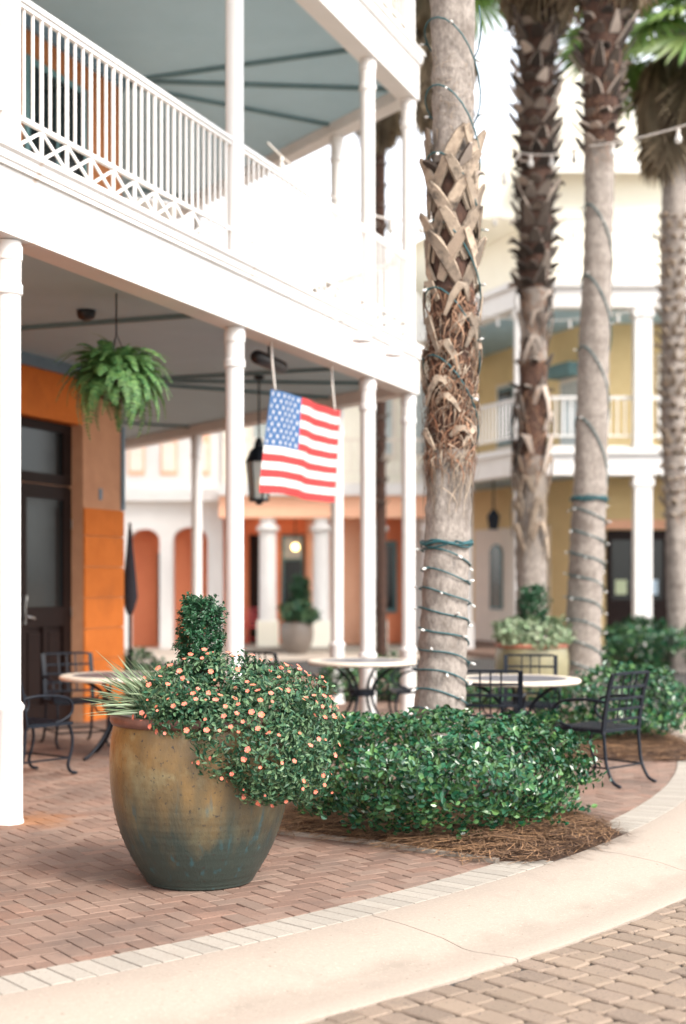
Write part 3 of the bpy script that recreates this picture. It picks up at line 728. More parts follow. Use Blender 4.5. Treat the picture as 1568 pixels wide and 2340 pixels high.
# timber door set back in the opening
AD = DEP + .15
dr = wall_piece(4.995, 6.100, 0.0, 2.68, AD + .04, AD + .10, 'door', M['darkwood'], bld)
for nm, t0, t1, z0, z1 in (('stile', 5.005, 5.185, .02, 2.66), ('stile', 5.935, 6.095, .02, 2.66), ('rail', 5.187, 5.933, 2.52, 2.66), ('rail', 5.187, 5.933, 1.10, 1.32), ('rail', 5.187, 5.933, .02, .24), ('mullion', 5.515, 5.605, .242, 1.098)):
    wall_piece(t0, t1, z0, z1, AD, AD + .038, nm, M['darkwood'], dr)
for t0, t1 in ((5.235, 5.475), (5.645, 5.885)): wall_piece(t0, t1, .30, 1.04, AD + .012, AD + .036, 'panel', M['darkwood'], dr)
wall_piece(5.187, 5.933, 1.322, 2.518, AD + .022, AD + .030, 'glass', M['glassdark'], dr)
h = MB(); h.tube(spline([FW(5.115, AD - .005, 1.22), FW(5.115, AD - .06, 1.22), FW(5.195, AD - .06, 1.21), FW(5.255, AD - .055, 1.20)], 4), .014, 8); h.box(FW(5.115, AD - .008, 1.27), (.055, .016, .26), -AZ); h.build('handle', M['steel'], dr)
n_ = MB(); n_.box(FW(5.115, AD - .02, 1.42), (.06, .03, .06), -AZ); n_.build('lock', M['steel'], dr)
dl = wall_piece(DO0 + .01, 4.985, 0.0, 2.68, AD + .04, AD + .10, 'door', M['darkwood'], bld)
wall_piece(4.185, 4.815, 1.32, 2.52, AD + .03, AD + .038, 'glass', M['glassdark'], dl)
tr = wall_piece(DO0 + .01, 6.100, 2.69, 3.375, AD + .06, AD + .10, 'transom', M['darkwood'], bld)
wall_piece(DO0 + .01, 6.100, 2.69, 2.80, AD, AD + .058, 'frame', M['darkwood'], tr); wall_piece(DO0 + .01, 6.100, 3.28, 3.375, AD, AD + .058, 'frame', M['darkwood'], tr)
wall_piece(4.085, 5.935, 2.802, 3.278, AD + .03, AD + .05, 'glass', M['glassdark'], tr); wall_piece(5.937, 6.100, 2.802, 3.278, AD, AD + .058, 'frame', M['darkwood'], tr)
for z in (.3, 1.2, 2.2): wall_piece(6.090, 6.103, z, z + .11, AD - .012, AD - .002, 'hinge', M['steel'], dr)
# windows behind the balcony
for t0, t1 in ((1.6, 3.0), (4.9, 6.15)):
    w = wall_piece(t0, t1, 4.95, 7.2, DEP - .03, DEP - .001, 'window', M['tealframe'], bld)
    wall_piece(t0 + .08, (t0 + t1) / 2 - .03, 5.9, 7.12, DEP - .036, DEP - .031, 'pane', M['glassdark'], w); wall_piece((t0 + t1) / 2 + .03, t1 - .08, 5.9, 7.12, DEP - .036, DEP - .031, 'pane', M['glassdark'], w)
    wall_piece(t0 + .08, t1 - .08, 5.03, 5.84, DEP - .036, DEP - .031, 'pane', M['bluewall'], w); wall_piece(t0 - .06, t1 + .06, 4.89, 4.95, DEP - .09, DEP - .001, 'sill', M['cream'], w)  # lower pane: a reflection is put into its flat blue-grey colour
# round table on the balcony
bt = empty('balcony_table', FW(3.9, 1.15, F1[1] - .02), 0, 'small white round table on the balcony floor behind the rail', 'table')
m = MB(); m.lathe([(.36, .68), (.38, .69), (.38, .715), (.36, .72)], n=28); m.build('table_top', M['white'], bt, True)
m = MB(); m.lathe([(.22, 0), (.20, .02), (.035, .05), (.03, .68)], n=14); m.build('pedestal', M['white'], bt, True)

# things fixed to the porch
def gooseneck(t, label):
    g = empty('gooseneck_lamp', FW(t, -.122, 4.12), 0, label, 'lamp', 'lamps on the white fascia')
    b = Vector(FW(t, -.122, 4.12)); o = Vector((*-N2, 0)); al = Vector((*U2, 0))
    k = MB(); k.tube([p - b for p in spline([b, b + o * .12 + Vector((0, 0, .10)), b + o * .32 + Vector((0, 0, .10)), b + o * .42 + Vector((0, 0, .0))], 6)], .011, 8); k.build('arm', M['white'], g, True)
    k = MB(); c = o * .43 + Vector((0, 0, -.12)); k.lathe([(.03, .14), (.04, .10), (.10, .02), (.105, 0)], c=c, n=16); k.build('shade', M['white'], g, True)
    k = MB(); k.lathe([(.045, -.01), (.045, .01)], n=14); q = k.build('plate', M['white'], g, True); q.rotation_euler = (R(90), 0, -AZ)
gooseneck(5.35, 'white gooseneck lamp on the fascia above the flag')
gooseneck(6.35, 'white gooseneck lamp on the fascia beside the third porch column')
sp_ = empty('speaker_bar', FW(5.0, .30, 3.84), 0, 'black bar speaker under the porch beam above the flag', 'speaker')
k = MB(); b0 = Vector(FW(5.0, .30, 3.84)); k.tube([Vector(FW(4.66, .30, 3.80)) - b0, Vector(FW(4.70, .30, 3.80)) - b0, Vector(FW(5.30, .30, 3.78)) - b0, Vector(FW(5.34, .30, 3.78)) - b0], [.055, .07, .07, .055], 14); k.build('body', M['black'], sp_, True)
k = MB(); k.bar(Vector(FW(5.0, .30, 3.83)) - b0, Vector(FW(5.0, .30, 4.02)) - b0, .03, .03); k.build('bracket', M['black'], sp_)
sc_ = empty('security_camera', FW(3.0, 1.2, 4.02), 0, 'small black dome camera on the porch ceiling behind the fern', 'camera')
k = MB(); k.lathe([(.035, -.09), (.075, -.07), (.085, -.03), (.085, 0)], n=16); k.build('dome', M['black'], sc_, True)

# lantern hanging in the porch
lt = pd(592, 1075, 17.0); LZ = 4.02
ln = empty('porch_lantern', (lt.x, lt.y, 0), 0, 'black hanging lantern with warm bulb under the porch ceiling', 'lantern')
zt, zb = CAMH - (1052 - HY) / FPX * 17, CAMH - (1140 - HY) / FPX * 17
k = MB(); k.tube([(0, 0, zt + .14), (0, 0, LZ)], .011, 8); k.lathe([(.06, LZ - .04), (.06, LZ - .001)], n=12); k.build('rod', M['iron'], ln)
k = MB(); k.lathe([(.165, zt - .02), (.155, zt), (.10, zt + .12), (.055, zt + .16), (.05, zt + .20), (.03, zt + .26)], n=8); k.build('cap', M['iron'], ln)
k = MB()
for j in range(6):
    a = R(60 * j); k.bar((.15 * math.cos(a), .15 * math.sin(a), zt - .02), (.105 * math.cos(a), .105 * math.sin(a), zb), .018, .018)
k.lathe([(.115, zb - .03), (.115, zb)], n=6); k.lathe([(.03, zb - .07), (.05, zb - .03)], n=8); k.build('frame', M['iron'], ln)
k = MB(); k.lathe([(.095, zb), (.138, zt - .02)], n=6, cap=False); gl = k.build('glass', M['lampglass'], ln)
k = MB(); k.lathe([(.002, -.05), (.04, -.03), (.05, 0), (.04, .03), (.002, .05)], c=(.075, -.10, zb + .16), n=12); k.build('bulb', M['flame'], ln, True)

# the flag on two cords under the beam
FT0, FT1, FZT, FZB = 4.42, 6.26, 3.44, 2.455
fl = empty('flag', FW((FT0 + FT1) / 2, 0, FZB), 0, 'stars and stripes flag hanging under the porch beam on two cords', 'flag')
fb = Vector(FW((FT0 + FT1) / 2, 0, FZB))
def FP(s, v, eps=0.0):
    'cloth point: s 0..1 along, v 0..1 downward'
    wav = .022 * math.sin(s * 9 + v * 2.2) * (.4 + v) + .012 * math.sin(s * 21 + 1)
    return Vector(FW(FT0 + (FT1 - FT0) * s, .02 + .10 * v + wav + eps, FZT - (FZT - FZB) * v + .01 * math.sin(s * 6))) - fb
m = MB(); nx = 40
def fmat(r, s): return (2 if s < .4 and r < 7 else (0 if r % 2 == 0 else 1))
for r in range(13):
    for q in range(2):
        v0, v1 = (r + q * .5) / 13, (r + q * .5 + .5) / 13
        for c in range(nx):
            s0, s1 = c / nx, (c + 1) / nx; m.mi = fmat(r, (s0 + s1) / 2); m.quad(FP(s0, v0), FP(s0, v1), FP(s1, v1), FP(s1, v0))
m.build('cloth', [M['flagred'], M['flagwhite'], M['flagblue']], fl, True)
m = MB()
for r in range(9):
    for c in range(6 if r % 2 == 0 else 5):
        s = .4 * ((c + (.5 if r % 2 == 0 else 1.0)) / 6); v = (7 / 13) * (r + .7) / 9.4
        for eps in (-.004, .004):
            P = []
            for k in range(10):
                rr = .030 if k % 2 == 0 else .012; a = R(90 + 36 * k)
                P.append(FP(s + rr * math.cos(a) / 1.84, v - rr * math.sin(a) / .985, eps))
            m.add(P + [FP(s, v, eps)], [(k, (k + 1) % 10, 10) for k in range(10)])
m.build('stars', M['flagwhite'], fl)
for s in (.06, .93):
    m = MB(); a = FP(s, 0) + Vector((0, 0, -.01)); m.tube(spline([a, a + Vector((*U2 * -.06, .22)), Vector((a.x, a.y, 3.885 - fb.z)) + Vector((*U2 * -.10, 0))], 4), .011, 7); m.build('cord', M['cable'], fl, True)

# ---------------------------------------------------------------- café furniture
def flat_path(m, pts, w, h, up):
    for a, b in zip(pts[:-1], pts[1:]): m.bar(a, b, w, h, up)

def make_chair():
    t = empty('cafe_chair', (0, 0, 0))
    I = M['iron']
    for s in (-1, 1):
        m = MB(); m.tube(spline([(s * .235, -.225, .43), (s * .235, -.235, .30), (s * .236, -.255, .16), (s * .238, -.315, .045), (s * .24, -.375, .014)], 5), .0135, 8); m.lathe([(.004, -.012), (.017, -.006), (.017, .006), (.004, .012)], c=(s * .24, -.378, .014), n=8); m.build('leg', I, t, True)
        m = MB(); m.tube(spline([(s * .245, .215, .43), (s * .248, .25, .33), (s * .25, .245, .22), (s * .25, .205, .09), (s * .25, .235, .03), (s * .25, .285, .014)], 5), .0135, 8); m.lathe([(.004, -.012), (.017, -.006), (.017, .006), (.004, .012)], c=(s * .25, .288, .014), n=8); m.build('leg', I, t, True)
        m = MB(); m.tube(spline([(s * .236, -.262, .655), (s * .27, -.14, .675), (s * .285, .04, .668), (s * .285, .17, .640), (s * .283, .225, .575), (s * .279, .205, .505), (s * .268, .13, .462), (s * .258, .06, .445)], 5), .0125, 8); m.build('arm', I, t, True)
    m = MB(); m.bar((-.222, -.3225, .884), (.222, -.3225, .884), .014, .022); b = m.build('backrest', I, t)
    for s in (-1, 1):
        m = MB(); flat_path(m, spline([(s * .240, -.222, .405), (s * .240, -.245, .58), (s * .240, -.278, .75), (s * .240, -.318, .885)], 3), .040, .018, (0, 1, 0)); m.build('upright', I, b)
    def by(z): return -.222 - .096 * ((z - .405) / .48) ** 1.25
    for z in (.775, .685, .60, .515):
        m = MB(); flat_path(m, [(-.224, by(z), z), (0, by(z) - .022, z), (.224, by(z), z)], .010, .020, (0, 0, 1)); m.build('rail', I, b)
    for x in (-.085, 0, .085):
        m = MB(); k = -.022 * (1 - abs(x) / .224); flat_path(m, [(x, by(z) + k + .007, z) for z in (.885, .775, .685, .60, .505)], .014, .008, (0, 1, 0)); m.build('bar', I, b)
    m = MB(); z = .432
    for a, c in (((-.25, -.22, z), (.25, -.22, z)), ((.25, -.22, z), (.262, .235, z)), ((.262, .235, z), (-.262, .235, z)), ((-.262, .235, z), (-.25, -.22, z))): m.bar(a, c, .026, .026)
    st = m.build('seat', I, t)
    k = MB()
    for q in range(13):
        x = -.24 + .04 * q; k.bar((x, -.21, z + .012), (x * 1.04, .225, z + .012), .022, .005)
    for q in range(11):
        y = -.19 + .04 * q; k.bar((-.243, y, z + .0165), (.243, y, z + .0165), .020, .004)
    k.build('seat_lattice', I, st)['kind'] = 'stuff'
    m = MB(); m.tube([(-.237, -.262, .145), (.237, -.262, .145)], .008, 6); m.build('stretcher', I, t)
    m = MB(); m.tube([(-.249, .225, .145), (.249, .225, .145)], .008, 6); m.build('stretcher', I, t)
    for s in (-1, 1):
        m = MB(); m.tube([(s * .237, -.262, .145), (s * .249, .225, .145)], .008, 6); m.build('stretcher', I, t)
    return t

def az(dx, dy): return math.atan2(-dx, dy)              # turn that points local +Y along (dx, dy)
CH = [  # x, y, facing, label
    (2.05, 11.62, (-.70, .72), 'black iron café chair standing free on the brick by the kerb, seat in view'),
    (1.22, 11.95, (.10, 1.0), 'black iron café chair backed onto the wide shrub beside the wired palm'),
    (1.78, 13.75, (-.15, -1.0), 'black iron café chair between the café table and the green planter'),
    (-.60, 14.75, (.75, .66), 'black iron café chair with slatted back behind the flower pot'),
    (.78, 15.45, (-1.0, -.10), 'black iron café chair half hidden by the wired palm trunk'),
    (-2.62, 14.15, (.45, -.90), 'black iron café chair in front of the orange wall by the door'),
    (-2.60, 11.95, (.62, .78), 'black iron café chair half hidden by the first porch column'),
]
chair0 = make_chair()
for i, (x, y, f, lab) in enumerate(CH):
    c = chair0 if i == 0 else copy_tree(chair0)
    c.location = (x, y, .002); c.rotation_euler = (0, 0, az(*f)); tag(c, lab, 'chair', 'black iron café chairs')

def make_table():
    t = empty('cafe_table', (0, 0, 0))
    m = MB(); m.lathe([(.448, .738), (.448, .7485)], n=48); m.build('table_top', M['slate_top'], t, True, 40)
    m = MB(); n = 56; pr = [(.446, .710), (.552, .710), (.566, .722), (.566, .738), (.552, .7500), (.446, .7500)]
    m.lathe(pr + [pr[0]], n=n, cap=False); m.build('rim', M['stone_rim'], t, True, 40)
    for k in range(4):
        a = R(45 + 90 * k); ca, sa = math.cos(a), math.sin(a)
        m = MB(); m.tube([(r * ca, r * sa, z) for r, z in [(p.x, p.z) for p in spline([(.40, 0, .705), (.30, 0, .66), (.165, 0, .55), (.115, 0, .43), (.14, 0, .30), (.24, 0, .15), (.36, 0, .04), (.42, 0, .014)], 5)]], .016, 8); m.build('leg', M['iron'], t, True)
        m = MB(); m.tube([((.225 + .075 * math.cos(q * .5236)) * ca, (.225 + .075 * math.cos(q * .5236)) * sa, .50 + .085 * math.sin(q * .5236)) for q in range(13)], .009, 6, False); m.build('scroll', M['iron'], t, True)
    m = MB(); m.lathe([(.125, .395), (.135, .40), (.135, .455), (.125, .46)], n=24); m.build('collar', M['iron'], t, True, 40)
    m = MB(); m.lathe([(.30, .690), (.30, .709)], n=30); m.build('top_plate', M['iron'], t, True, 40)
    return t
TB = [(-2.02, 13.2, 'round café table with pale stone rim and grey top in the shade of the porch'),
      (.20, 15.05, 'round café table with pale stone rim in front of the third porch column'),
      (1.53, 12.75, 'round stone-rimmed café table between wired palm and the chair by the kerb')]
tab0 = make_table()
for i, (x, y, lab) in enumerate(TB):
    c = tab0 if i == 0 else copy_tree(tab0)
    c.location = (x, y, .002); c.rotation_euler = (0, 0, R(17 * i)); tag(c, lab, 'table', 'round café tables')
    if i == 1: c.scale = (1, 1, 1.04)

# folded umbrella by the orange wall corner
u = pz(296, 1640); uy = 18.3; ux = (297 - HX) / FPX * uy
fu = empty('folded_umbrella', (ux, uy, 0), 0, 'closed dark canvas umbrella standing behind the orange wall corner', 'umbrella')
m = MB(); m.lathe([(.03, 1.18), (.06, 1.25), (.10, 1.40), (.075, 1.7), (.045, 2.0), (.025, 2.25), (.01, 2.30)], n=12); m.build('canopy', M['umbrella'], fu, True)
m = MB(); m.tube([(0, 0, .02), (0, 0, 2.34)], .018, 8); m.build('pole', M['iron'], fu, True)
m = MB(); m.lathe([(.24, 0), (.24, .05), (.05, .09), (.03, .22)], n=20); m.build('base', M['iron'], fu, True, 40)

# ---------------------------------------------------------------- the big pot and what grows in it
PX, PY = -.771, 7.78
def pot(loc, s, label, body, rim, group='glazed planters', grooves=True, n=72):
    t = empty('planter_pot', loc, 0, label, 'planter', group)
    prof = [(.27, 0), (.283, .006), (.300, .03), (.352, .115), (.398, .205), (.434, .30), (.460, .40), (.476, .51), (.482, .61), (.481, .70), (.474, .78), (.463, .835), (.452, .86)]
    P = spline([(r, 0, z) for r, z in prof], 7); pr = []
    for p in P:
        g = (.0013 * math.sin(p.z * 260) + .0005 * math.sin(p.z * 97 + 1)) * (1.3 if p.z < .42 else .4) if grooves else 0
        pr.append(((p.x + g) * s, p.z * s))
    m = MB(); m.lathe(pr, n=n); m.build('body', body, t, True)
    m = MB(); rp = [(.440, .845), (.470, .850), (.480, .868), (.478, .892), (.462, .905), (.425, .902), (.405, .880), (.400, .80)]
    m.lathe([(r * s, z * s) for r, z in rp], n=n, cap=False); m.build('rim', rim, t, True)
    m = MB(); m.lathe([(.002, .83 * s), (.41 * s, .82 * s)], n=32, cap=False); m.build('soil', M['soil'], t)
    return t
pot((PX, PY, .002), 1.0, 'large olive glazed clay pot with red brown rim on the brick walkway', M['pot'], M['potrim'])

# clipped upright boxwood in the pot: short shoots of small leaves
def boxwood(loc, h, r, n, label, seed, leaf=.020, group='clipped boxwoods in the planters'):
    t = empty('boxwood', loc, 0, label, 'shrub', group); g = np.random.default_rng(seed)
    k = n // 14; a = g.uniform(0, 6.283, k); zz = g.uniform(.02, 1, k); prof = np.interp(zz, [0, .1, .35, .7, .9, 1], [.62, .86, 1.0, .98, .80, .42])
    rr = prof * r * np.sqrt(g.uniform(.25, 1.0, k)) * (1 + .10 * np.sin(a * 3 + zz * 7 + seed))
    base = np.stack([rr * np.cos(a), rr * np.sin(a), zz * h * .93], 1)
    dr = np.stack([np.cos(a) * .55, np.sin(a) * .55, .8 + 0 * a], 1) + g.normal(0, .22, (k, 3)); dr /= np.linalg.norm(dr, axis=1)[:, None]
    sl = g.uniform(.045, .085, k) * h / .5
    ss = g.uniform(0, 1, (k, 14)); P = (base[:, None] + dr[:, None] * (ss * sl[:, None])[..., None]).reshape(-1, 3); Nn = np.repeat(dr, 14, 0)
    L = g.uniform(.7, 1.3, len(P)) * leaf
    o = link('leaves', leaves_mesh('leaves', P, Nn, L, .58, M['leafbox'], up=.15, jit=.75, seed=seed), t); o['kind'] = 'stuff'
    m = MB(); m.tube([(0, 0, -.08), (.01, 0, h * .5), (0, 0, h * .85)], [.018, .012, .004], 6)
    for q in range(24):
        aa = q * 2.4; z = h * (.1 + .8 * q / 24); m.tube([(0, 0, z * .8), (r * .75 * math.cos(aa), r * .75 * math.sin(aa), z + .03)], [.005, .002], 4)
    m.build('stem', M['twig'], t)
    return t
bx = pd(459, 1510, 7.86)
boxwood((bx.x, 7.86, 1.02), .50, .104, 9000, 'upright clipped dark green boxwood rising from the large olive pot', 21)

# pale spiky grass at the pot's edge
def spiky_grass(loc, n, lo, hi, heading, label, seed):
    t = empty('spiky_grass', loc, 0, label, 'grass plant'); rg = random.Random(seed); m = MB()
    for k in range(n):
        a = heading + rg.gauss(0, .62); el = rg.uniform(.08, .95); L = rg.uniform(lo, hi); w = rg.uniform(.0040, .0072)
        b = Vector((rg.uniform(-.09, .09), rg.uniform(-.10, .10), rg.uniform(-.06, .02))); d = Vector((math.cos(a) * math.cos(el), math.sin(a) * math.cos(el), math.sin(el)))
        s = Matrix.Rotation(rg.uniform(-1.3, 1.3), 3, d) @ d.cross(Vector((0, 0, 1))).normalized(); pts = []
        for q in range(5):
            f = q / 4; p = b + d * L * f - Vector((0, 0, .10 * L * f * f * (1.2 - el))); pts.append((p, w * (1 - f * f * .95)))
        V = []
        for p, ww in pts: V += [p + s * ww, p - s * ww]
        m.add(V, [(2 * q, 2 * q + 1, 2 * q + 3, 2 * q + 2) for q in range(4)])
    m.build('blades', M['grassblade'], t)['kind'] = 'stuff'
    return t
spiky_grass((PX - .17, PY - .16, .96), 200, .24, .42, R(184), 'pale spiky grass leaning over the rim of the large olive pot', 5)
spiky_grass((PX + .24, PY + .20, .96), 60, .18, .36, R(60), 'thin pale grass behind the coral flowers in the large olive pot', 6)

# coral flowering plant spilling over the pot
fp = empty('flowering_plant', (PX, PY, .88), 0, 'trailing green plant with small coral flowers spilling over the large olive pot', 'flowers')
g = np.random.default_rng(31)
LOB = [((.10, -.08, .16), (.40, .32, .17), 1.3), ((.36, -.08, .08), (.34, .33, .20), 1.2), ((.30, -.37, -.02), (.34, .17, .21), 1.2), ((.50, -.30, -.13), (.23, .21, .22), 1.0),
       ((.42, -.40, -.25), (.16, .14, .15), .6), ((-.12, -.24, .11), (.22, .20, .13), .8), ((.02, -.43, .03), (.23, .12, .12), .7), ((.20, -.46, -.07), (.22, .12, .19), .8), ((.38, -.44, -.18), (.22, .14, .20), .8), ((.58, -.12, -.04), (.17, .24, .21), .8), ((.06, -.36, .04), (.22, .15, .12), .6), ((.56, -.26, -.30), (.12, .14, .14), .4)]
Ps, Ns = [], []
wsum = sum(l[2] for l in LOB); NLF = 24000
for c, r, w in LOB:
    k = int(NLF * w / wsum); d = g.normal(0, 1, (k, 3)); d /= np.linalg.norm(d, axis=1)[:, None]
    rad = (1 - np.abs(g.normal(0, .16, k)).clip(0, .7)) * lump(d, int(w * 100) + 3, .14, 3.5)
    Ps.append(np.array(c) + d * rad[:, None] * np.array(r)); Ns.append(d)
Pn = np.concatenate(Ps); Nn = np.concatenate(Ns)
ins = np.zeros(len(Pn), bool)
for c, r, w in LOB: ins |= (((Pn - np.array(c)) / (np.array(r) * .62)) ** 2).sum(1) < 1
rad2 = np.hypot(Pn[:, 0], Pn[:, 1]); keep = ~ins & ~((rad2 < .455) & (Pn[:, 2] < .0)) & ~((rad2 < .49) & (Pn[:, 2] < -.03))
Pn, Nn = Pn[keep], Nn[keep]
o = link('leaves', leaves_mesh('leaves', Pn, Nn, g.uniform(.6, 1.25, len(Pn)) * .032, .48, M['leaf2'], up=.35, jit=.7, seed=32), fp); o['kind'] = 'stuff'
m = MB(); rg = random.Random(9)
for k in range(190):
    i = rg.randrange(len(Pn)); p = Vector(Pn[i]); b = Vector((p.x * .35, p.y * .3, -.04)); q = b.lerp(p, .6) + Vector((0, 0, .06)); m.tube([b, q, p], [.004, .003, .0015], 4, False)
m.build('stem', M['leaf2'], fp)
fm = MB()
for k in range(5):
    a = R(72 * k); c, s = math.cos(a), math.sin(a); e = .62
    def PT(r, da, z): return (r * math.cos(a + da), r * math.sin(a + da), z)
    fm.mi = 0; fm.add([(0, 0, 0), PT(.55, -e, .14), PT(.98, -.42, .20), PT(.93, 0, .17), PT(.98, .42, .20), PT(.55, e, .14)], [(0, 1, 2, 3), (0, 3, 4, 5)])
fm.mi = 1; fm.lathe([(.002, .15), (.11, .12), (.13, .05)], n=7, cap=False)
flower_me = fm.mesh('flower', [M['petal'], M['stamen']])
outer = np.ones(len(Pn), bool)
for c, r, w in LOB: outer &= (((Pn - np.array(c)) / (np.array(r) * .93)) ** 2).sum(1) > 1
cand = np.where(outer & (Nn[:, 1] < .35) & (Pn[:, 2] > -.40))[0]; g.shuffle(cand); put = []
for i in cand:
    p = Vector(Pn[i]) + Vector(Nn[i]) * .022
    if all((p - q).length > (.028 if rg.random() < .12 else .050) for q in put):
        if p.z < -.05 and rg.random() < .55: continue
        put.append(p); d = (Vector(Nn[i]) + Vector((rg.uniform(-.7, .7), -.40 + rg.uniform(-.6, .5), .60))).normalized()
        link('flower', flower_me, fp, p, d.to_track_quat('Z', 'Y').to_euler(), rg.choice((.007, .010, .012, .0135, .015, .0165)) * rg.uniform(.9, 1.1))
    if len(put) >= 170: break

# ---------------------------------------------------------------- hanging fern
FX = pd(266, 848, 12.1)
fern = empty('hanging_fern', (FX.x, FX.y, FX.z), 0, 'bushy green fern in a basket hanging from the porch ceiling', 'fern')
def frond_mesh(L, drop, seed):
    rg = random.Random(seed); m = MB(); n = 24; pts = []
    for k in range(n + 1):
        f = k / n; pts.append(Vector((0, L * (math.sin(f * 1.35) / math.sin(1.35)) * (1 - .18 * f), L * (.42 * f - drop * f * f))))
    m.tube(pts[::3], [.003 * (1 - i / 9) + .001 for i in range(len(pts[::3]))], 4, False)
    for k in range(2, n):
        f = k / n; w = .052 * math.sin(math.pi * (.12 + .86 * f)) ** .8 + .004; t = (pts[k + 1] - pts[k]).normalized() if k < n else t
        for s in (-1, 1):
            side = Vector((s, 0, 0)) + t * .35 + Vector((0, 0, rg.uniform(-.25, .1))); a = pts[k]; b = t * (L / n * .46)
            m.add([a - b, a + b, a + side * w + b * .3, a + side * w - b * .5], [(0, 1, 2, 3)])
    return m.mesh('frond', M['fern'])
FM = [frond_mesh(.44, .62, 1), frond_mesh(.48, .90, 2), frond_mesh(.42, .40, 3), frond_mesh(.50, 1.15, 4)]
rg = random.Random(77)
for k in range(290):
    f = k / 290; a = k * 2.39996; me = FM[rg.randrange(4)]
    link('frond', me, fern, (.07 * math.cos(a + 1.57), .07 * math.sin(a + 1.57), -.04 + rg.uniform(-.08, .05)), (R(80 - 118 * f + rg.uniform(-12, 12)), rg.uniform(-.4, .4), a), rg.uniform(.66, .96) * (.80 if f < .2 else 1))
m = MB(); m.lathe([(.06, -.26), (.12, -.24), (.17, -.10), (.18, -.06)], n=18); m.build('basket', M['twig'], fern, True)
m = MB(); m.tube([(0, 0, .30), (0, 0, 4.02 - FX.z)], .007, 6); m.build('hook_rod', M['iron'], fern)
for k in range(3):
    a = R(120 * k + 20); m = MB(); m.tube([(.17 * math.cos(a), .17 * math.sin(a), -.07), (0, 0, .31)], .004, 5); m.build('chain', M['iron'], fern)

# ---------------------------------------------------------------- palms
def fan_mesh(L, n, spread, droop, material, pet, seed, fold=.03):
    'petiole plus a fan of folded, split blades; grows along +Y from the origin'
    rg = random.Random(seed); m = MB()
    m.tube([(0, 0, 0), (0, pet * .5, .03), (0, pet, 0)], [.022, .014, .010], 5, False)
    for k in range(n):
        a = (k / (n - 1) - .5) * spread; l = L * (1 - .22 * abs(2 * k / (n - 1) - 1) ** 2) * rg.uniform(.9, 1.05); w = L * spread / n * .36
        d = Vector((math.sin(a), math.cos(a), 0)); s = Vector((d.y, -d.x, 0)); b = Vector((0, pet, 0)); V = []
        for f, ww in ((0, .05), (.35, .55), (.65, .75), (.85, .45), (1, .03)):
            c = b + d * l * f + Vector((0, 0, -droop * l * f ** 2.2 + rg.uniform(-.01, .01)))
            V += [c - s * w * ww + Vector((0, 0, -fold * ww)), c + Vector((0, 0, fold * ww)), c + s * w * ww + Vector((0, 0, -fold * ww))]
        F = []
        for q in range(4):
            i = 3 * q; F += [(i, i + 1, i + 4, i + 3), (i + 1, i + 2, i + 5, i + 4)]
        m.add(V, F)
    return m.mesh('frond', material)
FAN = [fan_mesh(.85, 22, R(230), .35, M['frond'], .85, 1), fan_mesh(.80, 20, R(200), .6, M['frond'], .75, 2)]
DEAD = [fan_mesh(.80, 14, R(95), .25, M['deadfrond'], .55, 3, .06), fan_mesh(.70, 12, R(70), .15, M['deadfrond'], .50, 4, .07)]

def strip_on(m, P, wv, th, nrm):
    'thick curved strip through P (centres), half widths wv, thickness th along nrm list'
    V = []; k = len(P)
    for i in range(k):
        t = (P[min(i + 1, k - 1)] - P[max(i - 1, 0)]).normalized(); s = t.cross(nrm[i]).normalized()
        V += [P[i] - s * wv[i] - nrm[i] * th, P[i] + s * wv[i] - nrm[i] * th, P[i] + s * wv[i] * .8 + nrm[i] * th, P[i] - s * wv[i] * .8 + nrm[i] * th]
    F = []
    for i in range(k - 1):
        o = 4 * i; F += [(o, o + 1, o + 5, o + 4), (o + 1, o + 2, o + 6, o + 5), (o + 2, o + 3, o + 7, o + 6), (o + 3, o, o + 4, o + 7)]
    F += [(3, 2, 1, 0), (4 * k - 4, 4 * k - 3, 4 * k - 2, 4 * k - 1)]
    m.add(V, F)

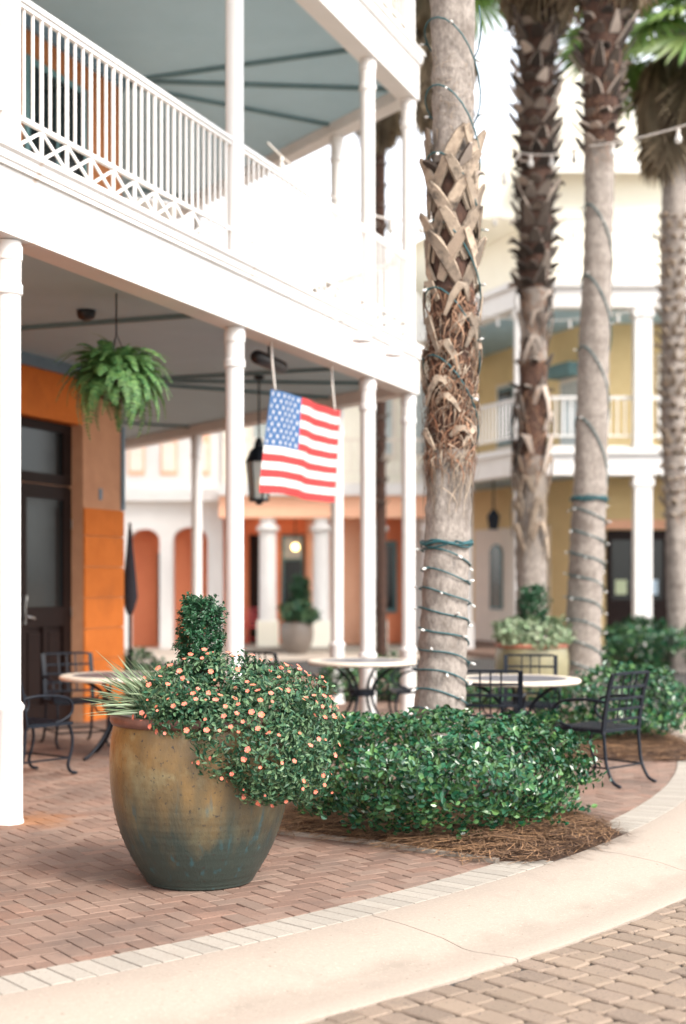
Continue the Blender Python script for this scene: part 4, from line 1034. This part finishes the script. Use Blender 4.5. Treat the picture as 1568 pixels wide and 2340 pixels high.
class Palm:
    def __init__(s, name, label, D, track, mats='trunk', dark=(), seed=1, group='palms lining the walkway', base_z=0.0):
        'track: (frame x, frame y, half width px) read down the photo; at depth D'
        s.D = D; s.rg = random.Random(seed)
        pts = sorted([(CAMH - (y - HY) / FPX * D, (x - HX) / FPX * D, hw / FPX * D) for x, y, hw in track])
        s.zs = [p[0] for p in pts]; s.xs = [p[1] for p in pts]; s.rs = [p[2] for p in pts]
        s.base = Vector((s.X(base_z), D, base_z))
        s.t = empty(name, s.base, 0, label, 'palm tree', group); s.seed = seed
        s.trunk(base_z - .05, s.zs[-1], M[mats], dark)
    def X(s, z): return float(np.interp(z, s.zs, s.xs))
    def Rr(s, z): return float(np.interp(z, s.zs, s.rs))
    def on(s, a, z, e=0.0):
        r = s.Rr(z) + e; return Vector((s.X(z) + r * math.cos(a), s.D + r * math.sin(a), z)) - s.base
    def trunk(s, z0, z1, material, dark):
        n = 28; step = .055; k = int((z1 - z0) / step) + 2; V = []; m = MB(); g = s.rg; ph = [g.uniform(0, 6.28) for _ in range(6)]
        for i in range(k):
            z = min(z0 + i * step, z1); rng_ = g.uniform(-.004, .004) + .004 * math.sin(z * 31 + ph[0])
            for j in range(n):
                a = 2 * math.pi * j / n
                rr = rng_ + .006 * math.sin(3 * a + z * 2 + ph[1]) + .004 * math.sin(7 * a + z * 5 + ph[2]) + g.uniform(-.0025, .0025)
                V.append(s.on(a, z, rr))
        m.add(V, [(i * n + j, i * n + (j + 1) % n, (i + 1) * n + (j + 1) % n, (i + 1) * n + j) for i in range(k - 1) for j in range(n)] + [tuple(range((k - 1) * n, k * n))])
        m.m = [1 if any(lo <= V[f[0]].z + s.base.z <= hi for lo, hi in dark) else 0 for f in m.f]
        m.build('trunk', [material, M['trunkdark']], s.t, True)
    def zpx(s, y): return CAMH - (y - HY) / FPX * s.D
    def boots(s, y0, y1, rows, per, style, material, size=1.0):
        'rings of old leaf bases between photo rows y0 (top) and y1 (bottom)'
        za, zb = s.zpx(y1), s.zpx(y0); g = s.rg
        for r in range(rows):
            z = za + (zb - za) * r / max(rows - 1, 1)
            for c in range(per):
                a = 2 * math.pi * (c + .5 * (r % 2)) / per + g.uniform(-.12, .12); zz = z + g.uniform(-.03, .03); m = MB()
                if style == 'cross':       # two arms that close into one stub, as on a cabbage palm
                    for sd in (-1, 1):
                        if g.random() < .10: continue
                        w = .046 * size; da = sd * g.uniform(.95, 1.2); pa, pn, pw = [], [], []
                        for f, e, ww in ((0, .004, .75), (.3, .020, 1.0), (.6, .034, 1.0), (.85, .052, .85), (1, .074, .55)):
                            aa = a + da * (1 - f); q = s.on(aa, zz + .33 * size * f, e * size + (.008 if sd > 0 else 0)); pa.append(q); pn.append(Vector((math.cos(aa), math.sin(aa), .15)).normalized()); pw.append(w * ww)
                        strip_on(m, pa, pw, .009, pn)
                elif style == 'stub':      # short blunt stubs that stick out and curl
                    lean = g.uniform(-.5, .5); L = g.uniform(.10, .21) * size; pa, pn, pw = [], [], []; cur = g.uniform(-.9, .5)
                    for f, ww in ((0, 1), (.35, .9), (.7, .6), (1, .22)):
                        aa = a + lean * f * .35; q = s.on(aa, zz + L * (.75 * f + cur * f * f * .8), .010 + L * .62 * f); pa.append(q); pn.append(Vector((math.cos(aa) * .5, math.sin(aa) * .5, -.8 + .3 * f)).normalized()); pw.append(.066 * size * ww)
                    strip_on(m, pa, pw, .010, pn)
                elif style == 'curl':      # peeling bases that hang and curl
                    sd = g.choice((-1, 1)); L = g.uniform(.22, .36) * size; pa, pn, pw = [], [], []
                    for f, e, dz, ww in ((0, .012, .0, .6), (.25, .045, .10, 1), (.5, .060, .11, 1), (.75, .062, .02, .8), (1, .048, -.12, .35)):
                        aa = a + sd * f * 1.05; q = s.on(aa, zz + dz * size * L / .28, e * size); pa.append(q); pn.append(Vector((math.cos(aa), math.sin(aa), .25)).normalized()); pw.append(.036 * size * ww)
                    strip_on(m, pa, pw, .006, pn)
                if m.f: m.build('leaf_base', M[material], s.t, True, 40)
    def fibre(s, y0, y1, n, L0, L1, material='fibre', out=.05):
        za, zb = s.zpx(y1), s.zpx(y0); g = s.rg; m = MB()
        for k in range(n):
            z = g.uniform(za, zb); a = g.uniform(0, 6.283); L = g.uniform(L0, L1); w = g.uniform(.003, .010); sw = g.gauss(0, .5); e = g.uniform(.004, .02); o = g.uniform(.1, 1) * out; V = []
            for q in range(5):
                f = q / 4; aa = a + sw * f * (1 + .6 * math.sin(3 * f)); c = s.on(aa, z + L * (.25 * math.sin(f * 2.2) - .9 * f), e + o * math.sin(f * 2.8)); sd = Vector((-math.sin(aa), math.cos(aa), 0)) * w * (1 - .75 * f); V += [c - sd, c + sd]
            m.add(V, [(2 * q, 2 * q + 1, 2 * q + 3, 2 * q + 2) for q in range(4)])
        o = m.build('fibre', M[material], s.t); o['kind'] = 'stuff'
    def crown(s, z, green=26, dead=40, size=1.0, skirt=0.9):
        g = s.rg; c = s.on(0, z) - Vector((s.Rr(z), 0, 0))
        for k in range(green):
            f = k / green; a = k * 2.39996 + g.uniform(-.2, .2)
            link('frond', FAN[k % 2], s.t, c + Vector((0, 0, .30 * (1 - f))), (R(74 * (1 - f) - 34 * f + g.uniform(-8, 8)), g.uniform(-.3, .3), a), size * g.uniform(.9, 1.12))
        for k in range(dead):
            f = k / max(dead, 1); a = k * 2.39996 + g.uniform(-.3, .3); zz = z - skirt * f
            r = s.Rr(zz); p = s.on(a + math.pi / 2, zz, -.02)
            link('dead_frond', DEAD[k % 2], s.t, p, (R(-68 - 14 * f + g.uniform(-12, 8)), g.uniform(-.2, .2), a), size * g.uniform(.8, 1.1))
    def wind(s, y0, y1, turns, label, bulbs, group, e=.012, name='string_lights', tangle=0, rise=0.0, cable=.0065):
        'light cable wound round the trunk'
        t = empty(name, s.base, 0, label, 'string lights', group); za, zb = s.zpx(y1), s.zpx(y0); g = random.Random(s.seed + int(y0)); P = []; n = int(turns * 22)
        for k in range(n + 1):
            f = k / n; a = -2 * math.pi * turns * f + 2.0; P.append(s.on(a, za + (zb - za) * (f - .30 / turns * math.sin(a + .6) * rise) + .012 * math.sin(a * 2.3 + f * 9), e))
        m = MB(); m.tube(P, cable, 5); m.build('cable', M['wire'], t, True)
        for q in range(tangle):
            a0_ = g.uniform(0, 6.28); zz = zb + g.uniform(-.03, .03); m = MB(); m.tube([s.on(a0_ + i * .3, zz + .012 * math.sin(i * 1.3 + q), e + .008 * (q % 3)) for i in range(22)], cable, 5); m.build('cable', M['wire'], t, True)
        for k in range(bulbs):
            i = int((k + .5) / bulbs * n); p = P[i]; ax = (p + s.base - Vector((s.X(p.z + s.base.z), s.D, p.z + s.base.z))); ax.z = 0
            d = (ax.normalized() + Vector((g.uniform(-.5, .5), g.uniform(-.5, .5), g.uniform(-.6, .5)))).normalized()
            link('bulb', BULB, t, p + d * .004, d.to_track_quat('Z', 'Y').to_euler(), g.uniform(.9, 1.1))
        return t
k = MB(); k.mi = 0; k.lathe([(.006, 0), (.007, .016), (.006, .018)], n=6); k.mi = 1; k.lathe([(.006, .018), (.011, .030), (.0115, .042), (.008, .054), (.002, .058)], n=8); BULB = k.mesh('bulb', [M['wire'], M['bulb']], True)

# palm in the shrub bed
p = Palm('wired_palm', 'thick grey palm with wound light cable rising out of the wide shrub', 10.85, [(998, 1700, 64), (1003, 1640, 60), (1012, 1500, 55), (1020, 1250, 52), (1026, 1100, 50), (1030, 900, 50), (1035, 680, 49), (1035, 400, 47), (1035, 200, 48), (1035, 0, 50), (1037, -300, 48), (1040, -700, 42), (1042, -1050, 36)],
         dark=((2.55, 4.72),), seed=5)
p.boots(420, 655, 5, 5, 'cross', 'boot', 1.1); p.boots(380, 400, 1, 5, 'stub', 'bootdark', .9)
p.boots(700, 900, 4, 4, 'curl', 'boot', 1.0); p.boots(930, 1010, 2, 4, 'curl', 'boot', .8)
p.fibre(660, 1060, 900, .10, .34, out=.06); p.fibre(1000, 1120, 130, .25, .5, 'boot', out=.03); p.fibre(720, 1060, 260, .12, .34, 'boot', out=.075); p.fibre(120, 390, 200, .03, .10, 'boot', out=.012)
p.wind(1245, 1660, 9.2, 'green light cable wound up the lower trunk of the palm in the shrub bed', 34, 'light cables wound on the palms', tangle=6, rise=.9)
p.wind(20, 1000, 6.4, 'green light cable round the ragged upper trunk of the palm in the shrub bed', 20, 'light cables wound on the palms', e=.05, rise=1.6)
p.crown(9.2, 24, 24, 1.0)

# dark ragged palm
p = Palm('ragged_palm', 'dark palm ragged with old leaf bases standing behind the green planter', 21.0, [(1212, 1590, 36), (1213, 1400, 34), (1214, 1200, 33), (1216, 1000, 34), (1220, 760, 30), (1224, 600, 36), (1226, 300, 38), (1230, 0, 42), (1232, -200, 42)],
         dark=((3.4, 4.75), (5.8, 14)), seed=8)
p.boots(30, 655, 20, 9, 'stub', 'bootdark', 1.55); p.boots(835, 890, 2, 6, 'stub', 'bootdark', 1.2); p.boots(930, 1040, 3, 4, 'curl', 'bootdark', 1.5)
p.fibre(880, 1080, 320, .2, .5, out=.10); p.fibre(650, 840, 300, .15, .4, out=.02); p.fibre(1060, 1260, 260, .25, .6, 'boot', out=.05); p.boots(1080, 1230, 4, 4, 'curl', 'boot', 1.4); p.boots(690, 800, 3, 5, 'curl', 'bootdark', 1.2); p.fibre(40, 660, 320, .08, .22, 'bootdark', out=.09)
p.crown(p.zs[-1] + .45, 24, 50, 1.1, .9)

# smooth palm with lights
p = Palm('lit_palm', 'smooth grey palm wound with white bulbs near the yellow building, red brown above', 19.0, [(1330, 1620, 42), (1332, 1500, 40), (1340, 1300, 40), (1348, 1100, 38), (1355, 900, 36), (1362, 700, 34), (1368, 500, 32), (1370, 350, 34), (1376, 250, 40), (1378, 100, 46), (1382, 0, 50), (1384, -250, 46)],
         dark=((7.3, 14),), seed=9)
p.boots(-20, 340, 11, 8, 'stub', 'bootdark', 1.35); p.fibre(0, 380, 340, .1, .3, out=.08)
p.wind(1140, 1560, 8.4, 'light cable with white bulbs wound up the lower trunk of the smooth palm', 44, 'light cables wound on the palms', tangle=5, rise=.7, cable=.009)
p.wind(480, 1130, 4.0, 'green light cable wound loosely round the middle of the smooth palm', 14, 'light cables wound on the palms', rise=1.2, cable=.009)
p.crown(p.zs[-1] + .5, 24, 40, 1.1, .8)

# palm by the brown doors, crown in view
p = Palm('skirted_palm', 'mottled palm with brown skirt and green crown beside the brown doors', 26.0, [(1556, 1545, 27), (1550, 1400, 25), (1545, 1200, 24), (1540, 1000, 26), (1538, 800, 27), (1540, 600, 30), (1542, 400, 28), (1546, 200, 28), (1548, 130, 26)],
         mats='trunk', seed=10)
p.boots(500, 1180, 26, 9, 'stub', 'boot', .95); p.fibre(500, 1200, 700, .06, .2, 'fibre', out=.05)
p.crown(p.zs[-1] + .45, 40, 56, 1.35, 1.0)

# palms behind the porch
p = Palm('far_palm', 'dark palm seen between the corner columns of the balcony', 30.0, [(872, 1505, 13), (870, 1200, 12), (870, 900, 12), (868, 600, 13), (868, 400, 14), (870, 180, 14)], mats='trunkdark', seed=11)
p.boots(330, 1150, 18, 5, 'stub', 'bootdark', .8); p.crown(p.zs[-1] + .5, 22, 44, 1.0, .9)
p = Palm('far_palm', 'palm with a hanging brown skirt hidden behind the wired palm', 27.0, [(1010, 1520, 20), (1010, 1000, 18), (1005, 500, 18), (1002, 60, 18), (1002, -120, 18)], mats='trunkdark', seed=12)
p.boots(200, 1000, 14, 5, 'stub', 'bootdark', .9); p.crown(p.zs[-1] - .1, 22, 60, 1.25, 2.0)

# ---------------------------------------------------------------- ochre building across the plaza
Y0 = -.08
yb = empty('ochre_building', (0, 0, 0), 0, 'ochre building with white two-storey porch and brown double doors', 'building')
YC = Vector((3.82, 31.0)); dl = Vector((-.36, .933)).normalized()
yp = Porch(YC + dl * 15.0, YC, YC + Vector((1, 0)) * 15)
YD = 2.7
for z0, z1 in ((3.86, 4.42), (7.44, 7.98)):
    m = MB(); yp.sweep(m, [(-.20, z0), (.18, z0), (.18, z1 - .12), (-.20, z1 - .12)]); m.build('fascia', M['white'], yb)
    m = MB(); yp.sweep(m, [(-.30, z1 - .118), (YD + .1, z1 - .118), (YD + .1, z1), (-.30, z1)]); m.build('cornice', M['white'], yb)
    m = MB(); yp.sweep(m, [(.182, z0 + .16), (YD + .1, z0 + .16), (YD + .1, z0 + .22), (.182, z0 + .22)]); m.build('ceiling', M['ceiling'], yb)
def ywall(z0, z1, a0, a1, name, material, parent=yb): m = MB(); yp.sweep(m, [(a0, z0), (a1, z0), (a1, z1), (a0, z1)]); return m.build(name, material, parent)
ywall(Y0, 4.1, YD, YD + .3, 'wall', M['yellow']); ywall(4.4, 7.7, YD, YD + .3, 'upper_wall', M['yellow']); ywall(7.98, 10.6, .9, 1.2, 'attic_wall', M['paleyellow'])
ywall(Y0, .02, -.6, YD, 'porch_floor', M['brick'])
# hipped roof with a gable towards the plaza
m = MB(); yp.sweep(m, [(.3, 10.45), (.3, 10.6), (4.6, 13.4), (4.6, 13.2)]); m.build('roof', M['roofpale'], yb)
gx = pd(1330, 0, 31.5).x
m = MB(); V = [(gx - 3.2, 31.86, 9.6), (gx + 3.2, 31.86, 9.6), (gx, 31.86, 13.2), (gx - 3.2, 36, 9.6), (gx + 3.2, 36, 9.6), (gx, 36, 13.2)]
m.add(V, [(0, 1, 2), (3, 5, 4), (0, 2, 5, 3), (1, 4, 5, 2), (0, 3, 4, 1)]); m.build('gable', M['paleyellow'], yb)
sq = MB(); sq.box((0, 0, (3.86 - Y0) / 2), (.36, .36, 3.86 - Y0)); sq.box((0, 0, .35), (.44, .44, .7)); sq.box((0, 0, 3.70 - Y0), (.44, .44, .14)); sq1 = sq.mesh('column', M['white'])
sq = MB(); sq.box((0, 0, 1.51), (.36, .36, 3.02)); sq.box((0, 0, 2.9), (.44, .44, .14)); sq2 = sq.mesh('column', M['white'])
ysp = [yp.at(1, t) for t in (14.6, 11.6, 8.6, 5.6, 2.8)] + [yp.at(2, t) for t in (.05, 2.60, 5.1, 7.6, 10.1, 12.6)]
for q in ysp:
    link('column', sq1, yb, (q.x, q.y, Y0)); link('column', sq2, yb, (q.x, q.y, 4.42))
yrm = rail_meshes(1.15, .024, M['white'], False)
for a, b in zip(ysp[:-1], ysp[1:]):
    d = (b - a).normalized() * .2; railing(yb, a + d, b - d, 4.42, 1.15, .16, 0, (yrm[0], yrm[1], None), M['white'])
def on_wall(side, t0, t1, z0, z1, a, th, name, material, parent=yb):
    p0, p1_ = yp.at(side, t0, a), yp.at(side, t1, a); q0, q1 = yp.at(side, t0, a - th), yp.at(side, t1, a - th)
    m = MB(); m.prism([tuple(q0), tuple(q1), tuple(p1_), tuple(p0)] if side == 2 else [tuple(q1), tuple(q0), tuple(p0), tuple(p1_)], z0, z1); return m.build(name, material, parent)
def yx(x, D=33.7): return (x - HX) / FPX * D - YC.x
# brown double doors with lintel
for t0, t1 in ((yx(1385), yx(1452)), (yx(1456), yx(1524))):
    d = on_wall(2, t0, t1, .02, 2.78, YD - .002, .06, 'door', M['darkwood'])
    on_wall(2, t0 + .12, t1 - .12, 1.15, 2.55, YD - .064, .012, 'glass', M['glassdark'], d)
    on_wall(2, t0 + .12, t1 - .12, .25, .95, YD - .064, .012, 'panel', M['darkwood'], d)
    on_wall(2, t0 + .20, t0 + .47, 1.28, 1.62, YD - .078, .006, 'notice', M['paper'] if t0 < yx(1400) else M['paperblue'], d)
on_wall(2, yx(1375), yx(1534), 2.80, 3.02, YD - .002, .08, 'lintel', M['peach'])
# pale doorway and windows between the palms
for t0, t1 in ((1.98, 3.0),):
    w = on_wall(1, t0, t1, 4.45, 6.75, YD - .002, .05, 'balcony_door', M['cream']); on_wall(1, t0 + .08, t1 - .08, 4.7, 6.3, YD - .054, .012, 'pane', M['lampglass'], w)
    on_wall(1, t0 - .02, t1 + .02, 6.42, 6.72, YD - .054, .35, 'awning', M['tealframe'], w)
w = on_wall(2, yx(1500), yx(1568), 4.9, 6.9, YD - .002, .05, 'window', M['cream']); on_wall(2, yx(1510), yx(1560), 5.0, 6.8, YD - .054, .012, 'pane', M['tealframe'], w)
# angled wing: cream piers with tall arched windows below, a teal window above
def arch_panel(side, t0, t1, z0, z1, a, th, name, material, parent, n=10):
    r = (t1 - t0) / 2; tc = (t0 + t1) / 2; pr = [(t0, z0), (t1, z0)] + [(tc + r * math.cos(math.pi * k / n), z1 - r * .7 + r * .7 * math.sin(math.pi * k / n)) for k in range(n + 1)]
    V = [(*yp.at(side, t, a), z) for t, z in pr] + [(*yp.at(side, t, a - th), z) for t, z in pr]; k = len(pr); m = MB()
    m.add(V, [tuple(range(k)), tuple(range(2 * k - 1, k - 1, -1))] + [(i, (i + 1) % k, k + (i + 1) % k, k + i) for i in range(k)]); return m.build(name, material, parent)
for t0, te in ((4.81, 7.25), (11.3, 13.8)):
    pr_ = on_wall(1, t0 - 1.3, te, Y0, 2.95, YD - .002, .22, 'pier_wall', M['cream'])
    w = arch_panel(1, t0 + .80, t0 + 1.50, .85, 2.55, YD - .224, .03, 'window', M['tealframe'], pr_); arch_panel(1, t0 + .86, t0 + 1.44, .92, 2.48, YD - .256, .008, 'pane', M['glassdark'], pr_)
for t0 in (5.2, 10.2):
    w = on_wall(1, t0, t0 + 1.1, 5.0, 6.7, YD - .002, .06, 'window', M['cream']); on_wall(1, t0 + .12, t0 + .98, 5.1, 6.6, YD - .064, .02, 'frame', M['tealframe'], w); on_wall(1, t0 + .2, t0 + .9, 5.2, 6.5, YD - .086, .01, 'pane', M['glassdark'], w)
# wall lantern
wl_ = empty('wall_lantern', (pd(1128, 1150, 32.5).x, 32.5, 0), 0, 'dark hanging lantern in the ochre porch', 'lantern')
m = MB(); m.tube([(0, 0, 3.2), (0, 0, 4.02)], .02, 6); m.build('rod', M['iron'], wl_); m = MB(); m.lathe([(.10, 2.75), (.15, 3.05), (.05, 3.2)], n=8); m.build('body', M['iron'], wl_)

# ---------------------------------------------------------------- coral loggia building and white arcade beyond the porch
cb = empty('coral_building', (0, 0, 0), 0, 'coral loggia building with round white columns behind the porch', 'building')
DB = 34.6
def bx(x0, x1, y0, y1, z0, z1, name, material, parent): m = MB(); m.box(((x0 + x1) / 2, (y0 + y1) / 2, (z0 + z1) / 2), (x1 - x0, y1 - y0, z1 - z0)); return m.build(name, material, parent)
X0, X1 = -2.95, 2.3
bx(X0, X1, DB + 1.8, DB + 2.1, Y0, 4.0, 'wall', M['coral'], cb)
bx(X0, X1, DB - .25, DB + .35, 3.10, 3.62, 'fascia', M['peach'], cb); bx(X0, X1, DB + .352, DB + 1.79, 3.40, 3.60, 'ceiling', M['coral'], cb)
bx(X0, X1, DB - .42, DB + 3.5, 3.622, 3.90, 'cornice', M['white'], cb)
bx(X0, X1, DB + .9, DB + 1.2, 3.902, 7.4, 'upper_wall', M['paleyellow'], cb)
bx(X0, X1, DB - .8, DB + 3.5, Y0, .03, 'loggia_floor', M['border'], cb)
k = MB(); k.lathe([(.23, .72), (.21, .80), (.20, 3.1 - Y0)], n=20, cap=False); k.lathe([(.27, 2.86), (.27, 2.98), (.22, 3.0)], n=20); csh = k.mesh('column', M['white'], True)
k = MB(); k.box((0, 0, .36), (.50, .50, .72)); cba = k.mesh('base', M['paleyellow'])
for x in (-1.80, -.52, .82, 2.1):
    o = link('column', csh, cb, (x, DB, Y0)); link('base', cba, o)
d = bx(-2.35, -2.08, DB + 1.72, DB + 1.79, .03, 2.75, 'door', M['darkwood'], cb)
w = bx(-1.55, -.98, DB + 1.70, DB + 1.79, .9, 2.75, 'window', M['tealframe'], cb); bx(-1.48, -1.05, DB + 1.68, DB + 1.698, 1.0, 2.1, 'pane', M['glassdark'], w); bx(-1.48, -1.05, DB + 1.68, DB + 1.698, 2.16, 2.68, 'pane', M['lampglass'], w)
w = bx(.95, 1.35, DB + 1.70, DB + 1.79, .8, 2.6, 'window', M['tealframe'], cb); bx(1.02, 1.28, DB + 1.68, DB + 1.698, .9, 2.5, 'pane', M['glassdark'], w)
bx(-.9, .55, DB + 1.0, DB + 1.7, .03, 3.39, 'pier_wall', M['peach'], cb)
for x in (-2.3, -.9, .5, 1.6):
    w = bx(x, x + .8, DB + .84, DB + .898, 4.6, 6.6, 'window', M['cream'], cb); bx(x + .1, x + .7, DB + .82, DB + .838, 4.7, 6.5, 'pane', M['lampglass'], w)
m = MB(); V = [(X0 - .6, DB - .2, 7.3), (X1 + .6, DB - .2, 7.3), (X1 - 1.6, DB + 4, 10.6), (X0 + 1.8, DB + 4, 10.6), (X0 - .6, DB + 8, 7.3), (X1 + .6, DB + 8, 7.3)]
m.add(V, [(0, 1, 2, 3), (3, 2, 5, 4), (0, 3, 4), (1, 5, 2), (0, 4, 5, 1)]); m.build('roof', M['roofpale'], cb)
crm = rail_meshes(1.1, .03, M['cream'], False); railing(cb, (X0 + .1, DB - .2), (X1 - .1, DB - .2), 3.9, 1.1, .2, 0, (crm[0], crm[1], None), M['cream'])
k = MB(); k.lathe([(.002, -.10), (.07, -.07), (.10, 0), (.07, .07), (.002, .10)], n=14); gme = k.mesh('globe', M['globe'], True); k = MB(); k.tube([(0, 0, .09), (0, 0, 1.0)], .012, 6); rme = k.mesh('rod', M['iron'])
for (fx, fy, D, lab) in ((675, 1250, 35.5, 'round warm globe lamp in the middle of the coral loggia'), (622, 1268, 35.9, 'round warm globe lamp beside the white loggia column')):
    q = pd(fx, fy, D); gl_ = empty('globe_lamp', q, 0, lab, 'lamp', 'globe lamps in the coral loggia'); link('globe', gme, gl_); k = link('rod', rme, gl_, None, None, (1, 1, 3.4 - q.z))

ab = empty('arcade_building', (0, 0, 0), 0, 'white building with arched arcade and coral wall inside it behind the porch', 'building')
DA = 35.6
def arcade(x0, x1, z0, z1, y0, y1, ops, spring, material, parent, n=12):
    m = MB(); xs = sorted(ops); cur = x0
    def boxx(a, b, c, d): m.box(((a + b) / 2, (y0 + y1) / 2, (c + d) / 2), (b - a, y1 - y0, d - c))
    for a, b in xs:
        boxx(cur, a, z0, z1); r = (b - a) / 2; c = (a + b) / 2
        pr = [(c - r * math.cos(math.pi * k / n), spring + r * .75 * math.sin(math.pi * k / n)) for k in range(n + 1)]
        for (xa, za), (xb, zb_) in zip(pr[:-1], pr[1:]):
            V = [(xa, y0, za), (xb, y0, zb_), (xb, y0, z1), (xa, y0, z1), (xa, y1, za), (xb, y1, zb_), (xb, y1, z1), (xa, y1, z1)]
            m.add(V, [(0, 1, 2, 3), (7, 6, 5, 4), (0, 4, 5, 1), (3, 2, 6, 7)])
        cur = b
    boxx(cur, x1, z0, z1); return m.build('arcade_wall', material, parent)
arcade(-9.5, -2.96, Y0, 3.55, DA, DA + .45, [(-8.9, -8.15), (-7.75, -7.0), (-6.55, -5.75), (-5.26, -4.52), (-4.20, -3.34)], 2.60, M['white'], ab)
bx(-9.5, -2.96, DA - .25, DA + .5, 3.552, 3.85, 'cornice', M['white'], ab)
bx(-9.5, -2.96, DA + 1.3, DA + 1.6, Y0, 3.5, 'back_wall', M['coral'], ab); bx(-9.5, -2.96, DA + .452, DA + 1.29, 3.30, 3.5, 'ceiling', M['coral'], ab)
bx(-9.5, -2.96, DA, DA + .35, 3.852, 7.6, 'upper_wall', M['white'], ab)
for x in (-8.6, -7.4, -6.3, -5.3, -4.5, -3.7):
    w = bx(x, x + .42, DA - .03, DA - .002, 4.2, 6.9, 'window', M['peach'], ab); bx(x + .05, x + .37, DA - .05, DA - .032, 4.3, 5.0, 'shutter', M['cream'], w)
d = bx(-4.72, -4.50, DA + 1.22, DA + 1.29, .0, 2.3, 'door', M['darkwood'], ab); d = bx(-7.6, -7.1, DA + 1.22, DA + 1.29, .0, 2.3, 'door', M['darkwood'], ab)
m = MB(); m.add([(-10, DA - .6, 7.6), (-2.4, DA - .6, 7.6), (-4, DA + 4, 10.2), (-8.5, DA + 4, 10.2), (-10, DA + 8, 7.6), (-2.4, DA + 8, 7.6)], [(0, 1, 2, 3), (3, 2, 5, 4), (0, 3, 4), (1, 5, 2), (0, 4, 5, 1)]); m.build('roof', M['roofpale'], ab)

# ---------------------------------------------------------------- far planters, chair, overhead lights
pot((2.43, 18.6, Y0), .98, 'green planter pot with red rim beside the wired palm, with boxwood and leafy plants', mat('green_glazed_clay', (.24, .21, .115), (.17, .155, .09), 6, .4, .1, 30), mat('terracotta_rim', (.34, .13, .08), None, rough=.6), grooves=False, n=40)
boxwood((2.45, 18.6, .92), .62, .17, 4200, 'upright clipped boxwood in the planter with the red rim', 41, .034)
shrub('planter_foliage', (2.43, 18.55, .74), (.44, .42, .34), 1000, .085, 'loose pale green leafy plants in the planter with the red rim', 42, material='grassblade', cat='plant', amp=.2)
pot((-1.06, 33.2, Y0), .80, 'round dark grey planter pot in front of the coral loggia', M['greypot'], M['greypot'], grooves=False, n=32)
shrub('planter_foliage', (-1.06, 33.2, .62), (.40, .36, .42), 700, .12, 'loose green plant in the grey planter before the loggia', 43, material='leaf2', cat='plant', amp=.25)
boxwood((-1.0, 33.3, .68), 1.0, .20, 1800, 'tall dark boxwood in the grey planter before the loggia', 44, .07)
rc = copy_tree(chair0); rc.location = (-2.18, 35.5, .03); rc.rotation_euler = (0, 0, R(200)); rc.name = 'red_chair'; tag(rc, 'red metal chair in the coral loggia', 'chair'); rc['group'] = 'chairs in the loggia'
def repaint(o):
    for ch in [x for x in COL.objects if x.parent == o]:
        if ch.type == 'MESH': ch.data = ch.data.copy(); ch.data.materials[0] = M['red']
        repaint(ch)
repaint(rc)

k = MB(); k.mi = 0; k.lathe([(.020, 0), (.022, -.05), (.018, -.055)], n=8); k.mi = 1; k.lathe([(.018, -.055), (.036, -.10), (.038, -.13), (.026, -.165), (.004, -.175)], n=10); BIG = k.mesh('bulb', [M['cable'], M['bulb']], True)
def festoon(a, b, sag, nb, label):
    a, b = Vector(a), Vector(b); t = empty('festoon_lights', a, 0, label, 'string lights', 'strings of bulbs over the plaza'); P = []
    for k in range(25):
        f = k / 24; p = a.lerp(b, f) - a; p.z -= sag * 4 * f * (1 - f); P.append(p)
    m = MB(); m.tube(P, .012, 5); m.build('cable', M['cable'], t, True)
    for k in range(nb):
        i = int((k + .5) / nb * 24); link('bulb', BIG, t, P[i] - Vector((0, 0, .01)))
E2 = pd(1338, 335, 19.0); A3 = pd(1640, 262, 15.0)
festoon(E2, A3, .05, 2, 'string of bulbs from the smooth palm towards the kerb side')
festoon(pd(1190, 350, 20.6), E2, .06, 3, 'string of bulbs between the ragged palm and the smooth palm')
festoon(pd(612, 326, 15.6), pd(1190, 350, 20.6), .9, 8, 'string of bulbs sagging from the balcony to the ragged palm')
festoon(pd(1000, 455, 27.0), pd(1540, 520, 26.0), .25, 9, 'string of bulbs in front of the ochre building high up')
festoon(pd(1000, 700, 28.2), pd(1660, 640, 28.2), .5, 12, 'string of bulbs low before the ochre balcony')
